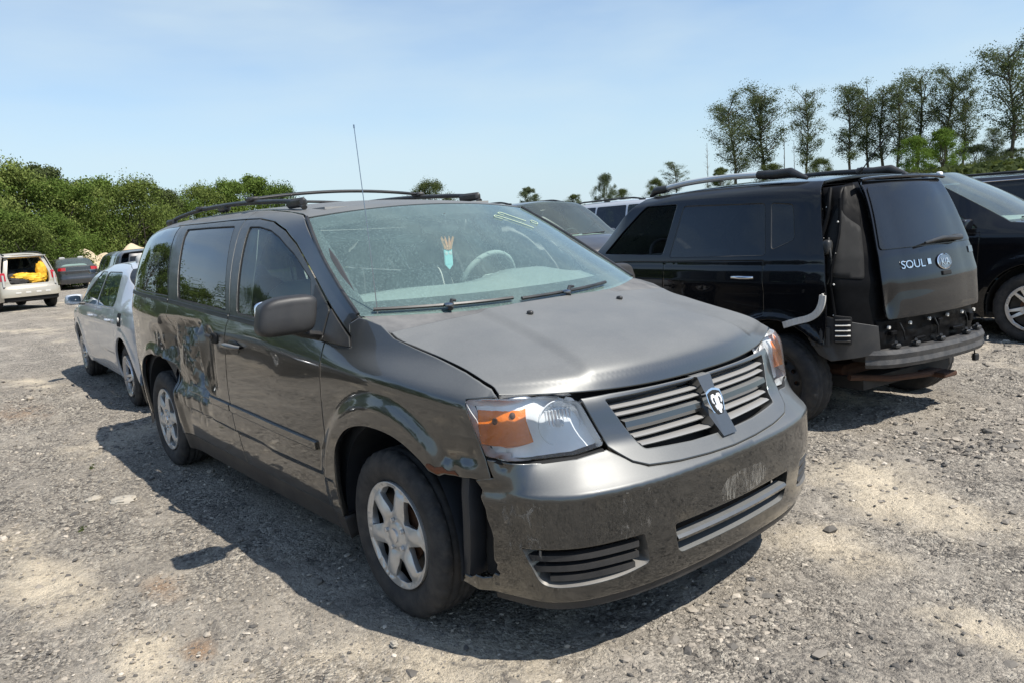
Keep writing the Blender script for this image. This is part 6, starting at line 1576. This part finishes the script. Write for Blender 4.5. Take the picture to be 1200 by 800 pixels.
for px, top, d, kind, var, lm, w_, lab in [
    (500, 213, 60, 'bush', 1, 'leaf_dull', 1.0, 'small bush peeping over the minivan roof rack'),
    (619, 219, 58, 'bush', 2, 'leaf_poplar', 1.0, 'small dark round bush left above the grey utility car'),
    (708, 204, 60, 'bush', 3, 'leaf_poplar', .62, 'small upright dark tree above the silver utility car roof'),
    (672, 228, 62, 'bush', 0, 'leaf_dull', 1.1, 'low pale bush between the two small dark trees'),
    (728, 222, 62, 'bush', 4, 'leaf_dull', 1.2, 'low pale bush right of the small upright dark tree'),
    (768, 210, 64, 'bush', 1, 'leaf_dull', .9, 'pale bush left of the leafy tree over the hatchback roof rail'),
    (793, 186, 64, 'sparse', 0, 'leaf_poplar', 1.7, 'leafy small tree over the front of the hatchback roof rail'),
    (845, 196, 63, 'bush', 2, 'leaf_dull', 1.0, 'shrub under the dark pair of trees'),
    (905, 192, 63, 'bush', 3, 'leaf_dull', 1.1, 'shrub under the right tree of the dark pair'),
    (960, 186, 63, 'bush', 1, 'leaf_dull', 1.0, 'pale shrub under the lone airy tree'),
    (1145, 170, 64, 'bush', 4, 'leaf_poplar', 1.6, 'dark hedge shrub under the right end of the tall row'),
    (1185, 174, 64, 'bush', 0, 'leaf_poplar', 1.6, 'dark hedge shrub under the big tree at the right edge')]: stand(px, top, d, kind, var, lm, lab, 'shrub', G2, w_)
# bare trees
def bare(px, top, d, label, mat='twig', n=26, seed=3, spread=.16):
    P = at_depth(px, top, d); z0 = berm_z(az_of(px))-.1; H = P[2]-z0; rng = np.random.RandomState(seed); b = MB()
    b.tube([(0, 0, 0), (.01*H, 0, .5*H), (0, .01*H, H)], [.02*H*.6, .009*H*.6, .003*H], 6)
    for i in range(n):
        h = H*rng.uniform(.25, .97); az = rng.rand()*6.28; l = H*spread*rng.uniform(.3, 1)*(1.2-h/H); limb(b, (0, 0, h), (math.cos(az)*l, math.sin(az)*l, h+l*rng.uniform(.5, 1.4)), .005*H*.5, .0014*H*.5, rng)
    o = b.build('bare_tree', M[mat]); o.location = (P[0], P[1], z0); o['label'] = label; o['category'] = 'tree'
bare(828, 168, 64, 'bare leafless tree with fine twigs left of the dark pair of trees')
bare(918, 142, 65, 'bare straight trunk standing between the dark pair and the lone airy tree', 'bark', 8, 5, .06)
bare(930, 165, 66, 'thin leafless sapling left of the lone airy tree', 'bark', 14, 9, .10)
# thicket at the left
G3 = 'trees of the thicket at the left'
L_ = [(-30, 196, 44, 0), (8, 183, 46, 1), (38, 180, 50, 2), (66, 200, 47, 3), (92, 203, 50, 4), (118, 197, 52, 0), (150, 200, 50, 1), (184, 208, 54, 2), (208, 236, 58, 3), (232, 222, 62, 4), (262, 216, 64, 0), (290, 209, 66, 2), (318, 222, 66, 1), (-5, 235, 36, 3), (24, 246, 36, 4), (60, 240, 38, 0), (100, 238, 56, 2), (140, 240, 57, 1), (172, 246, 58, 3), (205, 262, 60, 0), (240, 262, 54, 2)]
names = ['cut by the left edge of the picture, top row', 'tall and leafy above the left tail light of the beige car', 'tall with grey dead twigs above the beige car', 'right of the tall twiggy one', 'above the black sedan at the left', 'above the sand heaps', 'above the silver sedan roof, top row', 'with a dark top left of the dip in the skyline', 'at the dip in the skyline', 'first right of the skyline dip', 'second right of the skyline dip', 'dark topped at the right end of the thicket', 'at the right end, mostly behind the minivan roof', 'low and dark at the left edge', 'low and dark right behind the beige car', 'low, between the beige car and the black sedan', 'low, right behind the black sedan', 'low, right behind the sand heap', 'low, right behind the silver sedan', 'low, left of the minivan rear', 'low, beside the minivan roof']
for i, (px, top, d, v) in enumerate(L_): stand(px, top+(12 if px < 200 else -4), d, 'bush', v, ['leaf_bush', 'leaf_bush2', 'leaf_bush', 'leaf_dull', 'leaf_bush2'][(i*3+v) % 5], 'green thicket tree '+names[i], 'thicket_tree', G3, [.95, .85, 1.0, .9, .8][v]*(1.15 if i > 12 else 1.0), -.2)
P = at_depth(45, 176, 49.5); rng = np.random.RandomState(17); b = MB()
for i in range(26):
    h = 4.6+2.0*rng.rand(); x0 = rng.normal(0, .8); limb(b, (x0*.5, rng.normal(0, .3), 3.6), (x0*1.4+rng.normal(0, .4), rng.normal(0, .5), h+rng.rand()*.8), .03, .008, rng)
o = b.build('dead_branches', M['twig']); o.location = (P[0], P[1], 0.1); o['label'] = 'grey dead branches sticking out of the thicket above the beige car'; o['category'] = 'branches'
# trees to the left of the picture, seen only mirrored in the glass and paint
for i in range(12):
    x = -39+i*1.9+2*math.sin(i*1.9); y = -4-i*2.3
    tree('thicket_tree', 'green thicket tree left of the picture, mirrored in the minivan side windows', 'tree', 'bush', i % 5, 'leaf_bush', (x, y, -.2), 7.6+1.6*math.sin(i*1.7), i, 'trees mirrored in the minivan windows', .8)
# sand heaps
def heap(px, py, d, rx, ry, h, label, seed):
    P = at_depth(px, py, d); rng = np.random.RandomState(seed); n, m = 22, 36; V = []; 
    for i in range(n+1):
        r = i/n
        for j in range(m):
            t = 2*math.pi*j/m; rr = r*(1+.18*math.sin(3*t+seed)+.1*math.sin(5*t)); x, y = rr*rx*math.cos(t), rr*ry*math.sin(t)
            V.append((x, y, h*max(0, (1-r**1.25))*(1+.25*(fbm(np.array(x*1.2+seed), np.array(y*1.2), 3, 5)-.5))-.05))
    b = MB(); b.add(V, [(i*m+j, i*m+(j+1) % m, (i+1)*m+(j+1) % m, (i+1)*m+j) for i in range(n) for j in range(m)]); o = b.build('sand_heap', M['sand'], angle=70); o.location = (P[0], P[1], 0); o['label'] = label; o['category'] = 'sand heap'; o['group'] = 'sand heaps'
M['sand'] = plain('sand', (.52, .42, .28), .95, var=.25, scale=1.2, bmp=.5, bscale=6)
heap(100, 300, 43, 2.2, 2.0, 1.9, 'pale sand heap right behind the black sedan', 1)
heap(124, 300, 44, 2.4, 2.2, 1.6, 'low sand heap between the black sedan and the dark roof', 2)
heap(156, 300, 47, 3.2, 2.4, 2.1, 'sand heap above the dark car roof behind the silver sedan', 4)
# loose stones and weeds in front
def rock(px, py, r, flat, mat, label, seed):
    d = ray_dir(px, py); t = -CAM[2]/d[2]; P = CAM+d*t; rng = np.random.RandomState(seed); V, F = superq(r, r*.7, r*flat, .8, .8, 10, 14); V = V*(1+.30*rng.normal(0, 1, (len(V), 1)).clip(-1, 1)*.6)
    b = MB(); b.add(V, F); o = b.build('stone', mat, angle=25); o.location = (P[0], P[1], r*flat*.35); o.rotation_euler = (0, 0, seed); o['label'] = label; o['category'] = 'stone'; o['group'] = 'loose stones on the ground'
M['rock_pale'] = plain('pale_stone', (.37, .335, .28), .9, var=.2, scale=20, bmp=.6, bscale=60); M['rock_dark'] = plain('dark_stone', (.10, .095, .09), .9, var=.3, scale=20, bmp=.6, bscale=60)
rock(145, 587, .075, .30, M['rock_pale'], 'flat pale stone left of the minivan shadow', 1)
rock(110, 586, .05, .4, M['rock_pale'], 'small pale stone just left of the flat stone', 2)
rock(462, 755, .018, .6, M['rock_pale'], 'small yellowish pebble at the tip of the minivan shadow', 3)
rock(880, 681, .022, .6, M['rock_dark'], 'dark lump of asphalt right of the minivan front bumper', 4)
rock(717, 627, .022, .7, M['rock_dark'], 'dark lump under the minivan front bumper', 5)
def weed(px, py, h, label, seed):
    d = ray_dir(px, py); t = -CAM[2]/d[2]; P = CAM+d*t; rng = np.random.RandomState(seed); cl = rng.normal(0, h*.30, (12, 3)); cl[:, 2] = np.abs(cl[:, 2])+h*.3
    V, F = leaves(cl, np.full(12, h*.28), 14, h*.22, rng); T = link('weed', mesh_np('weed', V, F, M['leaf_dull'], smooth=False)); T.location = (P[0], P[1], 0); T['label'] = label; T['category'] = 'weed'; T['group'] = 'weeds in the gravel'
weed(108, 550, .035, 'small green weed left of the minivan rear wheel', 1)
weed(97, 624, .032, 'small green weed left of the minivan shadow, nearer the camera', 2)
